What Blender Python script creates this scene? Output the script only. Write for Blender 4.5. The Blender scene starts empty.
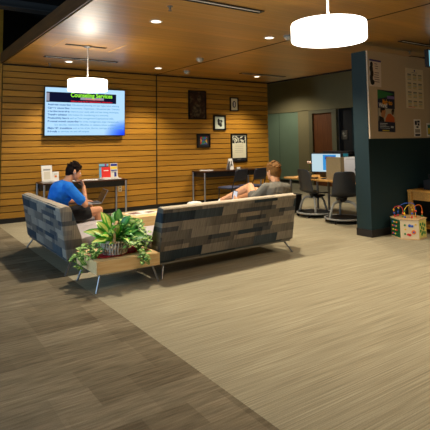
import bpy, bmesh, math, random
from mathutils import Vector, Matrix, Euler
random.seed(7)
sc = bpy.context.scene
COL = sc.collection
PI = math.pi
V = Vector

# ------------------------------------------------------------------ helpers
def tag(o, label=None, cat=None, group=None, kind=None):
    if label: o['label'] = label
    if cat: o['category'] = cat
    if group: o['group'] = group
    if kind: o['kind'] = kind
    return o

def empty(name, loc=(0, 0, 0), rz=0, label=None, cat=None, group=None):
    o = bpy.data.objects.new(name, None)
    o.empty_display_size = .05
    COL.objects.link(o)
    o.location = loc
    o.rotation_euler = (0, 0, rz)
    return tag(o, label, cat, group)

class MB:
    def __init__(s):
        s.bm = bmesh.new()
    def box(s, a, b, M=None, bev=0, mi=0):
        """axis box from corner a to corner b, optional matrix"""
        t = bmesh.new()
        bmesh.ops.create_cube(t, size=1)
        a, b = V(a), V(b)
        for v in t.verts:
            v.co = V([(a[i] + b[i]) / 2 + v.co[i] * (b[i] - a[i]) for i in range(3)])
        if bev:
            bmesh.ops.bevel(t, geom=list(t.edges), offset=bev, segments=2, affect='EDGES', profile=.6)
        return s._add(t, M, mi)
    def _add(s, t, M=None, mi=0):
        if M is not None:
            bmesh.ops.transform(t, matrix=M, verts=t.verts)
        for f in t.faces:
            f.material_index = mi
        me = bpy.data.meshes.new('tmp')
        t.to_mesh(me); t.free()
        s.bm.from_mesh(me)
        bpy.data.meshes.remove(me)
        return s
    def cyl(s, p1, p2, r1, r2=None, seg=16, mi=0):
        p1, p2 = V(p1), V(p2); r2 = r1 if r2 is None else r2
        d = p2 - p1
        t = bmesh.new()
        bmesh.ops.create_cone(t, cap_ends=True, segments=seg, radius1=r1, radius2=r2, depth=d.length)
        M = Matrix.Translation((p1 + p2) / 2) @ d.to_track_quat('Z', 'Y').to_matrix().to_4x4()
        return s._add(t, M, mi)
    def ball(s, c, r, seg=16, M=None, mi=0):
        t = bmesh.new()
        bmesh.ops.create_uvsphere(t, u_segments=seg, v_segments=max(6, seg // 2 + 2), radius=1)
        r = V((r, r, r)) if not hasattr(r, '__len__') else V(r)
        for v in t.verts:
            v.co = V((v.co.x * r.x, v.co.y * r.y, v.co.z * r.z))
        T = Matrix.Translation(V(c))
        if M is not None: T = T @ M
        return s._add(t, T, mi)
    def tube(s, pts, r, seg=8, closed=False, mi=0):
        pts = [V(p) for p in pts]
        n = len(pts); rings = []
        up = V((0, 0, 1))
        t = bmesh.new()
        prev = None
        for i, p in enumerate(pts):
            if closed:
                d = pts[(i + 1) % n] - pts[i - 1]
            else:
                d = pts[min(i + 1, n - 1)] - pts[max(i - 1, 0)]
            d.normalize()
            if prev is None:
                a = up if abs(d.z) < .9 else V((1, 0, 0))
                x = d.cross(a).normalized()
            else:
                x = (prev - d * prev.dot(d)).normalized()
            prev = x
            y = d.cross(x)
            rr = r[i] if hasattr(r, '__len__') else r
            rings.append([t.verts.new(p + (x * math.cos(2 * PI * k / seg) + y * math.sin(2 * PI * k / seg)) * rr) for k in range(seg)])
        m = n if closed else n - 1
        for i in range(m):
            A, B = rings[i], rings[(i + 1) % n]
            for k in range(seg):
                t.faces.new((A[k], A[(k + 1) % seg], B[(k + 1) % seg], B[k]))
        if not closed:
            t.faces.new(rings[0][::-1]); t.faces.new(rings[-1])
        bmesh.ops.recalc_face_normals(t, faces=t.faces)
        return s._add(t, None, mi)
    def lathe(s, prof, c=(0, 0, 0), seg=32, mi=0):
        t = bmesh.new(); c = V(c); R = []
        for (r, z) in prof:
            if r < 1e-6:
                R.append([t.verts.new(c + V((0, 0, z)))])
            else:
                R.append([t.verts.new(c + V((r * math.cos(2 * PI * k / seg), r * math.sin(2 * PI * k / seg), z))) for k in range(seg)])
        for A, B in zip(R, R[1:]):
            for k in range(seg):
                k2 = (k + 1) % seg
                if len(A) == 1 and len(B) == 1: continue
                if len(A) == 1: t.faces.new((A[0], B[k2], B[k]))
                elif len(B) == 1: t.faces.new((A[k], A[k2], B[0]))
                else: t.faces.new((A[k], A[k2], B[k2], B[k]))
        bmesh.ops.recalc_face_normals(t, faces=t.faces)
        return s._add(t, None, mi)
    def prism(s, poly, a, b, axis='x', M=None, bev=0, mi=0):
        """extrude 2-D polygon between a and b along axis; poly = the other two coords in order"""
        t = bmesh.new()
        def P(u, v, w):
            return {'x': (w, u, v), 'y': (u, w, v), 'z': (u, v, w)}[axis]
        A = [t.verts.new(P(u, v, a)) for u, v in poly]
        B = [t.verts.new(P(u, v, b)) for u, v in poly]
        n = len(poly)
        t.faces.new(A[::-1]); t.faces.new(B)
        for i in range(n):
            t.faces.new((A[i], A[(i + 1) % n], B[(i + 1) % n], B[i]))
        bmesh.ops.recalc_face_normals(t, faces=t.faces)
        if bev:
            bmesh.ops.bevel(t, geom=list(t.edges), offset=bev, segments=2, affect='EDGES', profile=.6)
        return s._add(t, M, mi)
    def capsule(s, p1, p2, r1, r2=None):
        r2 = r1 if r2 is None else r2
        t = bmesh.new()
        for p, r in ((V(p1), r1), (V(p2), r2)):
            q = bmesh.ops.create_icosphere(t, subdivisions=2, radius=r)
            bmesh.ops.translate(t, verts=q['verts'], vec=p)
        h = bmesh.ops.convex_hull(t, input=t.verts)
        bmesh.ops.delete(t, geom=[g for g in h['geom_interior'] if isinstance(g, bmesh.types.BMVert)], context='VERTS')
        return s._add(t)
    def quad(s, pts, mi=0):
        vs = [s.bm.verts.new(p) for p in pts]
        f = s.bm.faces.new(vs); f.material_index = mi
        return s
    def build(s, name, mats, parent=None, smooth=False, kind=None):
        me = bpy.data.meshes.new(name)
        s.bm.to_mesh(me); s.bm.free()
        if not isinstance(mats, (list, tuple)): mats = [mats]
        for m in mats: me.materials.append(m)
        o = bpy.data.objects.new(name, me)
        COL.objects.link(o)
        if parent is not None: o.parent = parent
        if smooth:
            for p in me.polygons: p.use_smooth = True
            if smooth != 'all':
                md = o.modifiers.new('es', 'EDGE_SPLIT'); md.split_angle = math.radians(40)
        if kind: o['kind'] = kind
        return o

def copy_tree(o, parent=None):
    c = o.copy(); COL.objects.link(c)
    if parent is not None: c.parent = parent
    for ch in list(o.children): copy_tree(ch, c)
    return c

def organic(mb, name, mat, parent=None, voxel=.006, sm=4):
    o = mb.build(name, mat, parent)
    r = o.modifiers.new('r', 'REMESH'); r.mode = 'VOXEL'; r.voxel_size = voxel; r.use_smooth_shade = True
    s = o.modifiers.new('s', 'SMOOTH'); s.iterations = sm; s.factor = .5
    return o

# ------------------------------------------------------------------ materials
def lin(c):
    return tuple(((x / 255) / 12.92 if x / 255 <= .04045 else ((x / 255 + .055) / 1.055) ** 2.4) for x in c)

def mat(name, col, rough=.6, metal=0, noise=0, nscale=20, spec=.5, bump=0, nvec=(1, 1, 1), emis=None, es=1, trans=0, alpha=1):
    m = bpy.data.materials.new(name); m.use_nodes = True
    nt = m.node_tree; b = nt.nodes['Principled BSDF']
    c = lin(col) + (1,)
    b.inputs['Base Color'].default_value = c
    b.inputs['Roughness'].default_value = rough
    b.inputs['Metallic'].default_value = metal
    b.inputs['Specular IOR Level'].default_value = spec
    if trans: b.inputs['Transmission Weight'].default_value = trans
    if emis:
        b.inputs['Emission Color'].default_value = lin(emis) + (1,)
        b.inputs['Emission Strength'].default_value = es
    if noise or bump:
        tc = nt.nodes.new('ShaderNodeTexCoord'); mp = nt.nodes.new('ShaderNodeMapping')
        mp.inputs['Scale'].default_value = nvec
        n = nt.nodes.new('ShaderNodeTexNoise'); n.inputs['Scale'].default_value = nscale; n.inputs['Detail'].default_value = 6
        nt.links.new(tc.outputs['Object'], mp.inputs[0]); nt.links.new(mp.outputs[0], n.inputs['Vector'])
        if noise:
            r = nt.nodes.new('ShaderNodeValToRGB')
            r.color_ramp.elements[0].position = .3; r.color_ramp.elements[1].position = .7
            r.color_ramp.elements[0].color = tuple(x * (1 - noise) for x in c[:3]) + (1,)
            r.color_ramp.elements[1].color = tuple(min(1, x * (1 + noise)) for x in c[:3]) + (1,)
            nt.links.new(n.outputs['Fac'], r.inputs[0]); nt.links.new(r.outputs[0], b.inputs['Base Color'])
        if bump:
            bp = nt.nodes.new('ShaderNodeBump'); bp.inputs['Strength'].default_value = bump; bp.inputs['Distance'].default_value = .01
            nt.links.new(n.outputs['Fac'], bp.inputs['Height']); nt.links.new(bp.outputs[0], b.inputs['Normal'])
    return m

def emit(name, col, s=1.0):
    m = bpy.data.materials.new(name); m.use_nodes = True
    nt = m.node_tree; nt.nodes.remove(nt.nodes['Principled BSDF'])
    e = nt.nodes.new('ShaderNodeEmission'); e.inputs[0].default_value = lin(col) + (1,); e.inputs[1].default_value = s
    nt.links.new(e.outputs[0], nt.nodes['Material Output'].inputs[0])
    return m

def node(nt, t, **kw):
    n = nt.nodes.new(t)
    for k, v in kw.items(): setattr(n, k, v)
    return n
def math_(nt, op, a, b=None):
    n = nt.nodes.new('ShaderNodeMath'); n.operation = op
    for i, x in enumerate((a, b)):
        if x is None: continue
        if isinstance(x, (int, float)): n.inputs[i].default_value = x
        else: nt.links.new(x, n.inputs[i])
    return n.outputs[0]
def mix(nt, f, a, b, mode='MIX'):
    n = nt.nodes.new('ShaderNodeMix'); n.data_type = 'RGBA'; n.blend_type = mode
    for s, x in ((n.inputs[0], f), (n.inputs[6], a), (n.inputs[7], b)):
        if isinstance(x, (int, float)): s.default_value = x
        elif isinstance(x, tuple): s.default_value = x if len(x) == 4 else x + (1,)
        else: nt.links.new(x, s)
    return n.outputs[2]
def noise(nt, vec, scale, detail=4):
    n = nt.nodes.new('ShaderNodeTexNoise'); n.inputs['Scale'].default_value = scale; n.inputs['Detail'].default_value = detail
    nt.links.new(vec, n.inputs['Vector']); return n.outputs['Fac']
def mapping(nt, vec, scale, loc=(0, 0, 0)):
    n = nt.nodes.new('ShaderNodeMapping'); n.inputs['Scale'].default_value = scale; n.inputs['Location'].default_value = loc
    nt.links.new(vec, n.inputs[0]); return n.outputs[0]
def ramp(nt, f, stops):
    n = nt.nodes.new('ShaderNodeValToRGB'); cr = n.color_ramp
    while len(cr.elements) < len(stops): cr.elements.new(.5)
    for e, (p, c) in zip(cr.elements, stops):
        e.position = p; e.color = c if len(c) == 4 else tuple(c) + (1,)
    nt.links.new(f, n.inputs[0]); return n.outputs[0]

def wood_mat(name, dark, light, grain=(0.6, 14, 14), board=None, rough=.45, ridges=None, spec=.5):
    """grain stretched along x; board = (origin z, pitch) gives each board its own tone"""
    m = bpy.data.materials.new(name); m.use_nodes = True
    nt = m.node_tree; b = nt.nodes['Principled BSDF']
    tc = node(nt, 'ShaderNodeTexCoord'); o = tc.outputs['Object']
    g = noise(nt, mapping(nt, o, grain), 3.0, 8)
    c = ramp(nt, g, [(.3, lin(dark)), (.7, lin(light))])
    if board:
        sx = node(nt, 'ShaderNodeSeparateXYZ'); nt.links.new(o, sx.inputs[0])
        q = math_(nt, 'FLOOR', math_(nt, 'DIVIDE', math_(nt, 'SUBTRACT', sx.outputs[board[2]], board[0]), board[1]))
        wn = node(nt, 'ShaderNodeTexWhiteNoise'); wn.noise_dimensions = '1D'; nt.links.new(q, wn.inputs['W'])
        c = mix(nt, 1.0, c, ramp(nt, wn.outputs['Value'], [(0, (.74, .74, .74)), (1, (1.12, 1.1, 1.06))]), 'MULTIPLY')
    nt.links.new(c, b.inputs['Base Color'])
    b.inputs['Roughness'].default_value = rough
    b.inputs['Specular IOR Level'].default_value = spec
    if ridges:
        sx = node(nt, 'ShaderNodeSeparateXYZ'); nt.links.new(o, sx.inputs[0])
        fr = math_(nt, 'FRACT', math_(nt, 'DIVIDE', sx.outputs[1], ridges))
        pp = math_(nt, 'POWER', math_(nt, 'ABSOLUTE', math_(nt, 'SUBTRACT', fr, .5)), 3)
        bp = node(nt, 'ShaderNodeBump'); bp.inputs['Strength'].default_value = .6; bp.inputs['Distance'].default_value = .03
        nt.links.new(pp, bp.inputs['Height']); nt.links.new(bp.outputs[0], b.inputs['Normal'])
    return m

W_WALL = wood_mat('slat_wood', (146, 98, 24), (196, 144, 46), grain=(.6, 9, 75), board=(0.09, .1215, 2), rough=.5)
W_CEIL = wood_mat('ceiling_wood', (146, 98, 20), (206, 150, 44), grain=(.4, 45, 45), board=(0, .15, 1), rough=.4, ridges=.14, spec=.5)
_b = W_CEIL.node_tree.nodes['Principled BSDF']; _b.inputs['Coat Weight'].default_value = .7; _b.inputs['Coat IOR'].default_value = 2.3; _b.inputs['Coat Roughness'].default_value = .35
W_LIGHT = wood_mat('maple', (236, 196, 134), (250, 220, 164), grain=(1.2, 16, 16), rough=.4)
W_OAK = wood_mat('oak', (176, 124, 44), (210, 156, 66), grain=(1.2, 16, 16), rough=.5)
W_DARK = wood_mat('dark_veneer', (40, 22, 14), (62, 36, 22), grain=(1, 14, 14), rough=.3)
W_DOOR = wood_mat('door_wood', (104, 58, 26), (132, 76, 36), grain=(14, 14, .8), rough=.5)
BLACK = mat('black_plastic', (16, 16, 18), .45)
SEAM = mat('seam_black', (9, 7, 6), .8)
BASEM = mat('baseboard_black', (14, 13, 13), .5)
CHROME = mat('brushed_steel', (170, 172, 176), .3, .9)
GREYM = mat('grey_steel', (128, 128, 126), .4, .7)
WHITE = mat('white_paint', (232, 230, 224), .5)
PAPER = mat('paper_white', (236, 234, 228), .7, noise=.03)
TEAL = mat('teal_paint', (14, 46, 52), .7, noise=.06, nscale=60)
TACK = mat('tack_board_fabric', (194, 176, 150), .95, noise=.07, nscale=160, spec=.1)
OLIVE = mat('olive_wall_paint', (150, 138, 100), .85, noise=.03, nscale=3)
GREEN = mat('green_wall_panel', (134, 156, 130), .55, noise=.03, nscale=3)
VINYL = mat('grey_lilac_vinyl', (192, 186, 188), .5, noise=.03, nscale=8)
DARKC = mat('dark_ceiling', (6, 6, 7), .9)
DUCTM = mat('duct_metal', (80, 78, 76), .5, .3)
CHAIRS = mat('charcoal_shell', (44, 45, 47), .45, noise=.05)
CHAIRG = mat('grey_frame_plastic', (150, 152, 148), .5)
NAVY = mat('navy_chair_plastic', (20, 24, 40), .5)
NAVYF = mat('navy_seat_fabric', (58, 64, 92), .8, noise=.1, nscale=90)

def fabric_mat():
    m = bpy.data.materials.new('patchwork_weave'); m.use_nodes = True
    nt = m.node_tree; b = nt.nodes['Principled BSDF']
    tc = node(nt, 'ShaderNodeTexCoord')
    sx = node(nt, 'ShaderNodeSeparateXYZ'); nt.links.new(tc.outputs['Object'], sx.inputs[0])
    u = math_(nt, 'ADD', sx.outputs[0], sx.outputs[1]); z = sx.outputs[2]
    def cells(rh, bw, off, k):
        # rows of height rh, cells of width bw, row dependent shift
        zz = math_(nt, 'DIVIDE', math_(nt, 'ADD', z, off), rh)
        row = math_(nt, 'FLOOR', zz)
        w1 = node(nt, 'ShaderNodeTexWhiteNoise'); w1.noise_dimensions = '1D'; nt.links.new(math_(nt, 'ADD', row, k * 7.3), w1.inputs['W'])
        uu = math_(nt, 'ADD', math_(nt, 'DIVIDE', u, bw), math_(nt, 'MULTIPLY', w1.outputs['Value'], 1.0))
        colm = math_(nt, 'FLOOR', uu)
        w2 = node(nt, 'ShaderNodeTexWhiteNoise'); w2.noise_dimensions = '2D'
        cb = node(nt, 'ShaderNodeCombineXYZ'); nt.links.new(colm, cb.inputs[0]); nt.links.new(math_(nt, 'ADD', row, k * 3.1), cb.inputs[1])
        nt.links.new(cb.outputs[0], w2.inputs['Vector'])
        return w2.outputs['Value'], math_(nt, 'FRACT', uu)
    a, fa = cells(.105, .40, .02, 1)
    c2, fc = cells(.0525, .33, .02, 2)
    base = ramp(nt, a, [(0, lin((104, 100, 94))), (.3, lin((140, 134, 124))), (.52, lin((120, 115, 107))), (.68, lin((52, 64, 74))), (.86, lin((70, 80, 88)))])
    base.node.color_ramp.interpolation = 'CONSTANT'
    over = ramp(nt, c2, [(0, lin((52, 62, 74))), (.13, lin((156, 146, 130))), (.22, lin((110, 104, 98)))])
    over.node.color_ramp.interpolation = 'CONSTANT'
    msk = math_(nt, 'LESS_THAN', c2, .28)
    col = mix(nt, math_(nt, 'MULTIPLY', msk, .75), base, over)
    # woven streaks inside each patch
    cb = node(nt, 'ShaderNodeCombineXYZ'); nt.links.new(u, cb.inputs[0]); nt.links.new(z, cb.inputs[2])
    st = noise(nt, mapping(nt, cb.outputs[0], (90, 1, 5)), 1.0, 3)
    col = mix(nt, 1.0, col, ramp(nt, st, [(.3, (.72, .72, .72)), (.7, (1.25, 1.25, 1.25))]), 'MULTIPLY')
    # edges of a patch darken towards its end as the weave thins
    sh = ramp(nt, fa, [(0, (1.12, 1.12, 1.12)), (.75, (1, 1, 1)), (1, (.7, .72, .78))])
    col = mix(nt, 1.0, col, sh, 'MULTIPLY')
    nt.links.new(col, b.inputs['Base Color'])
    b.inputs['Roughness'].default_value = .9; b.inputs['Specular IOR Level'].default_value = .2
    return m
FABRIC = fabric_mat()
PIPING = mat('light_piping', (196, 184, 162), .8)

def carpet_mat():
    m = bpy.data.materials.new('carpet_tiles'); m.use_nodes = True
    nt = m.node_tree; b = nt.nodes['Principled BSDF']
    tc = node(nt, 'ShaderNodeTexCoord'); o = tc.outputs['Object']
    sx = node(nt, 'ShaderNodeSeparateXYZ'); nt.links.new(o, sx.inputs[0])
    X, Y = sx.outputs[0], sx.outputs[1]
    fine = noise(nt, mapping(nt, o, (1.6, 105, 1)), 1.0, 4)
    mid = noise(nt, mapping(nt, o, (.5, 30, 1)), 1.0, 3)
    pile = noise(nt, o, 150, 3)
    light = ramp(nt, fine, [(.32, lin((134, 126, 102))), (.5, lin((158, 150, 124))), (.68, lin((186, 178, 150)))])
    light = mix(nt, .3, light, ramp(nt, mid, [(.3, lin((140, 132, 110))), (.7, lin((184, 176, 152)))]))
    # brown tiles: random tone per tile
    def tiles(w, h, k):
        row = math_(nt, 'FLOOR', math_(nt, 'DIVIDE', Y, h))
        w1 = node(nt, 'ShaderNodeTexWhiteNoise'); w1.noise_dimensions = '1D'; nt.links.new(math_(nt, 'ADD', row, k), w1.inputs['W'])
        cu = math_(nt, 'FLOOR', math_(nt, 'ADD', math_(nt, 'DIVIDE', X, w), w1.outputs['Value']))
        w2 = node(nt, 'ShaderNodeTexWhiteNoise'); w2.noise_dimensions = '2D'
        cb = node(nt, 'ShaderNodeCombineXYZ'); nt.links.new(cu, cb.inputs[0]); nt.links.new(row, cb.inputs[1]); nt.links.new(cb.outputs[0], w2.inputs['Vector'])
        return w2.outputs['Value']
    t1 = tiles(1.0, .25, 3.3); t2 = tiles(.5, .5, 8.1)
    br = ramp(nt, t1, [(0, lin((106, 95, 76))), (.5, lin((128, 117, 95))), (1, lin((150, 139, 116)))])
    br = mix(nt, .4, br, ramp(nt, t2, [(0, lin((104, 94, 75))), (1, lin((146, 135, 111)))]))
    mott = noise(nt, mapping(nt, o, (5, 55, 1)), 1.0, 8); big = noise(nt, mapping(nt, o, (1.2, 14, 1)), 1.0, 5)
    br = mix(nt, 1.0, br, ramp(nt, mott, [(.35, (.78, .77, .75)), (.65, (1.2, 1.2, 1.2))]), 'MULTIPLY')
    br = mix(nt, 1.0, br, ramp(nt, big, [(.35, (.86, .86, .86)), (.65, (1.12, 1.12, 1.12))]), 'MULTIPLY')
    isb = math_(nt, 'LESS_THAN', X, 1.735)
    col = mix(nt, isb, light, br)
    col = mix(nt, 1.0, col, ramp(nt, pile, [(.3, (.86, .86, .86)), (.7, (1.12, 1.12, 1.12))]), 'MULTIPLY')
    nt.links.new(col, b.inputs['Base Color'])
    b.inputs['Roughness'].default_value = 1; b.inputs['Specular IOR Level'].default_value = .1
    bp = node(nt, 'ShaderNodeBump'); bp.inputs['Strength'].default_value = .4; bp.inputs['Distance'].default_value = .006
    nt.links.new(fine, bp.inputs['Height']); nt.links.new(bp.outputs[0], b.inputs['Normal'])
    return m
CARPET = carpet_mat()

YW, ZC = 9.82, 3.02
# ------------------------------------------------------------------ setting
MB().box((-6, -3, -.1), (13, 15, 0)).build('floor', CARPET, kind='structure')
# wood ceiling soffit: one slab, an open reveal, and a fascia on its left edge
m = MB(); m.box((1.79, -3, ZC), (8.36, YW + .15, ZC + .14)); m.build('ceiling', W_CEIL, kind='structure')
m = MB(); m.box((1.765, -3, ZC + .012), (1.79, YW, ZC + .14)); m.build('trim_1', SEAM, kind='structure')
m = MB(); m.box((1.745, -3, ZC), (1.765, YW, ZC + .2)); m.build('trim_2', wood_mat('fascia_wood', (70, 44, 22), (96, 62, 32), grain=(9, .6, 9), rough=.5), kind='structure')
m = MB(); m.box((8.36, -3, ZC - .03), (8.40, YW + .2, ZC + .2)); m.build('trim_3', SEAM, kind='structure')
MB().box((5.040, -3, ZC - .003), (5.068, YW - .04, ZC + .01)).build('trim_4', SEAM, kind='structure')
MB().box((1.79, YW - .055, ZC - .02), (8.36, YW - .03, ZC - .001)).build('trim_5', SEAM, kind='structure')
# open dark plenum over the left part and room behind
MB().box((-6, -3, 4.2), (13, 15, 4.3)).build('ceiling_plenum', DARKC, kind='structure')
# slatted wall: one panel of real boards with grooves
m = MB()
m.box((1.79, YW - .012, 0), (8.36, YW + .15, ZC), mi=1)
N = 24; p = .1215
for k in range(N):
    z0 = .09 + k * p
    z1 = min(z0 + p - .012, ZC - .02)
    for x0, x1 in ((1.79, 5.038), (5.072, 8.36)):
        m.prism([(YW - .03, z0), (YW - .042, z0 + .004), (YW - .042, z1 - .004), (YW - .03, z1), (YW - .012, z1), (YW - .012, z0)], x0, x1, 'x')
m.build('wall_back', [W_WALL, mat('groove_wood', (52, 28, 10), .8)], kind='structure')
MB().box((5.038, YW - .03, .09), (5.072, YW - .0125, ZC - .02)).build('trim_6', SEAM, kind='structure')
MB().box((1.79, YW - .035, 0), (8.36, YW - .0125, .088)).build('baseboard_back', BASEM, kind='structure')
m = MB()
m.box((-6, YW - .012, 0), (1.78, YW + .15, 4.2))
m.build('wall_left', W_WALL, kind='structure')
# far alcove wall with door, opening and green panel
XW = 11.6
m = MB()
m.box((XW, 11.5, 0), (XW + .2, 12.0, 2.47))                      # pier between green panel and door
m.box((XW, 4, 2.45), (XW + .2, 15, 4.2))                         # wall above
m.box((XW, 4, 0), (XW + .2, 9.55, 2.45))
m.build('wall_far', OLIVE, kind='structure')
MB().box((XW + .03, 12.0, .1), (XW + .2, 15, 2.45)).build('wall_green', GREEN, kind='structure')
MB().box((XW + .029, 12.98, .1), (XW + .031, 12.995, 2.45)).build('trim_7', mat('green_seam', (40, 66, 52), .6), kind='structure')
MB().box((8.3, YW + .16, 0), (8.36, 15, 4.2)).build('wall_return', OLIVE, kind='structure')
door = empty('door_1', (XW, 10.9, 0)); door['kind'] = 'structure'
MB().box((.04, -.42, 0), (.09, .42, 2.34)).build('door_leaf', W_DOOR, door)
m = MB(); m.box((-.02, .42, 0), (.1, .58, 2.44)); m.box((-.02, -.6, 0), (.1, -.42, 2.44)); m.box((-.02, -.42, 2.34), (.1, .42, 2.44))
m.build('door_frame', mat('olive_frame', (122, 116, 88), .5), door)
m = MB(); m.cyl((.04, .34, 1.02), (-.04, .34, 1.02), .012); m.cyl((-.04, .35, 1.02), (-.04, .22, 1.02), .01); m.build('door_handle', CHROME, door)
MB().box((XW + .12, 9.55, 0), (XW + .16, 10.3, 2.45)).build('wall_recess', mat('charcoal_panel', (20, 20, 24), .6), kind='structure')
MB().box((XW - .01, 9.5, 0), (XW + .1, 9.68, 2.45)).build('trim_8', TEAL, kind='structure')

# partition with tack board
PX0, PY0, PY1, PZ = 6.13, 4.815, 5.09, 2.87
MB().box((PX0, PY0, .11), (9.6, PY1, PZ)).build('wall_partition', TEAL, kind='structure')
MB().box((PX0 - .008, PY0 - .008, 0), (9.6, PY1 + .008, .109)).build('baseboard_partition', mat('partition_base', (34, 30, 30), .5), kind='structure')
MB().box((PX0 + .01, PY0 - .03, 1.495), (9.6, PY0 - .001, PZ - .003)).build('trim_tack_board', TACK, kind='structure')

# ------------------------------------------------------------------ ceiling fittings
def slot(x0, x1, y, label):
    t = empty('slot_diffuser', ((x0 + x1) / 2, y, ZC), 0, label, 'air vent', 'slot diffusers in the wood ceiling')
    L = (x1 - x0) / 2
    m = MB()
    m.box((-L, -.055, -.012), (L, -.038, 0)); m.box((-L, .038, -.012), (L, .055, 0)); m.box((-L, -.038, -.012), (-L + .02, .038, 0)); m.box((L - .02, -.038, -.012), (L, .038, 0))
    m.build('frame', BLACK, t)
    MB().box((-L + .02, -.038, -.004), (L - .02, .038, 0)).build('throat', SEAM, t)
    MB().box((-L + .03, -.008, -.010), (L - .03, .008, -.0045)).build('blade', WHITE, t)
slot(2.24, 3.6, 8.59, 'black slot air vent in ceiling beyond the hanging lamp over the screen')
slot(2.35, 3.64, 4.33, 'black slot air vent at the top edge of the picture, nearest the camera')
slot(6.59, 7.92, 8.62, 'thin black slot air vent near the far right corner of the wood wall')
slot(6.6, 7.93, 4.50, 'black slot air vent in ceiling above the bulletin board')
slot(8.0, 8.34, 5.30, 'short black vent close above the top of the bulletin board')

LAMPW = emit('lamp_diffuser', (255, 246, 232), 6)
CANE = emit('can_light_glow', (255, 236, 205), 5)
def can(x, y, label):
    t = empty('recessed_downlight', (x, y, ZC), 0, label, 'ceiling light', 'round recessed downlights')
    MB().lathe([(.062, -.001), (.062, -.008), (.080, -.010), (.083, -.001)], seg=28).build('trim_ring', WHITE, t, True)
    MB().lathe([(0, -.005), (.061, -.005), (.061, -.0005), (0, -.0005)], seg=28).build('lens', CANE, t)
CANS = [(2.79, 8.96, 'recessed ceiling light nearest the wall, left of the slotted vent over the screen'),
        (4.63, 8.87, 'recessed ceiling light just above the dark vertical wall seam'),
        (7.31, 8.92, 'recessed ceiling light farthest right, beside the thin vent near the wall end'),
        (2.78, 5.38, 'recessed ceiling light at upper centre left, nearest the ceiling glare'),
        (4.67, 5.39, 'recessed ceiling light just left of the large hanging drum lamp')]
for c in CANS: can(*c)

def dome(name, x, y, label, r=.06, cat='ceiling sensor'):
    t = empty(name, (x, y, ZC), 0, label, cat)
    MB().lathe([(r + .012, 0), (r + .012, -.02), (r, -.024), (0, -.024)], seg=24).build('base', mat('dome_base', (150, 146, 134), .5), t, True)
    MB().lathe([(r * math.cos(a), -.024 - r * .8 * math.sin(a)) for a in [i * PI / 16 for i in range(9)]], seg=24).build('dome_cover', mat('dome_cover', (176, 172, 160), .35), t, True)
dome('smoke_detector', 4.76, 7.46, 'small pale dome on ceiling left of the dark seam line')
dome('security_dome', 5.37, 8.95, 'small grey dome on ceiling closest to the wood wall, above the dark portrait')
dome('ceiling_speaker_dome', 4.82, 5.14, 'pale dome on ceiling touching left side of the big drum lamp')
def sprink(x, y, label):
    t = empty('fire_sprinkler', (x, y, ZC), 0, label, 'sprinkler', 'sprinkler heads')
    MB().lathe([(0, 0), (.035, 0), (.03, -.008), (.012, -.01), (.01, -.035), (0, -.035)], seg=18).build('body', GREYM, t, True)
    m = MB(); m.cyl((0, 0, -.055), (0, 0, -.05), .022)
    for a in (0, PI): m.cyl((.012 * math.cos(a), 0, -.03), (.016 * math.cos(a), 0, -.052), .003, seg=6)
    m.build('deflector', GREYM, t)
sprink(2.60, 4.69, 'small metal sprinkler head on ceiling above and right of a recessed light')
sprink(2.55, 9.37, 'tiny sprinkler head on ceiling close to the upper left wall corner')
sprink(7.55, 4.98, 'faint sprinkler head on ceiling above the wall calendar')

def pendant(x, y, zt, zb, r, label):
    t = empty('drum_pendant_lamp', (x, y, ZC), 0, label, 'pendant lamp', 'white drum pendant lamps')
    zt -= ZC; zb -= ZC
    MB().lathe([(0, 0), (.065, 0), (.065, -.02), (.05, -.028), (0, -.028)], seg=24).build('canopy', GREYM, t, True)
    MB().cyl((0, 0, -.02), (0, 0, zt - .01), .011, seg=12).build('rod', mat('rod_paint', (215, 210, 200), .35, .2), t, True)
    e = .012
    MB().lathe([(r - .012, zb), (r - .005, zb - .001), (r, zb + e), (r, zt - e), (r - .005, zt), (r - .012, zt), (r - .008, (zb + zt) / 2), (r - .012, zb)], seg=64).build('lamp_shade', LAMPW, t, 'all')
    MB().lathe([(0, zb + .015), (r - .013, zb + .012), (r - .013, zb + .018), (0, zb + .02)], seg=48).build('diffuser', LAMPW, t, 'all')
    m = MB()
    for k in range(3):
        a = 2 * PI * k / 3 + .3
        m.cyl((0, 0, zt - .02), ((r - .012) * math.cos(a), (r - .012) * math.sin(a), zt - .02), .004, seg=6)
    m.build('spider', GREYM, t)
    return t
pendant(2.591, 7.357, 2.476, 2.305, .305, 'smaller looking white drum lamp hanging in front of the wall screen')
pendant(2.931, 2.654, 2.435, 2.29, .30, 'large near white drum lamp hanging at upper right of centre')
# access panel with slot over the far pendant
t = empty('ceiling_access_panel', (2.6, 7.36, ZC), 0, 'square ceiling panel outline with dark slot above the lamp over the screen', 'ceiling panel')
m = MB()
for a, b in (((-.48, -.5), (-.465, .36)), ((.465, -.5), (.48, .36))): m.box((a[0], a[1] + .1, -.005), (b[0], b[1], 0))
m.build('frame', mat('brass_edge', (214, 170, 104), .4), t)
MB().box((-.36, -.03, -.006), (.30, .05, 0)).build('slot', SEAM, t)

t = empty('duct_beam', (0, 0, 0), 0, 'grey beam in the dark open ceiling at the top left corner', 'beam')
MB().box((-3, 8.28, 3.74), (3.0, 8.42, 3.86)).build('web', DUCTM, t)
MB().box((-3, 8.22, 3.72), (3.0, 8.48, 3.74)).build('flange', DUCTM, t)

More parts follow.
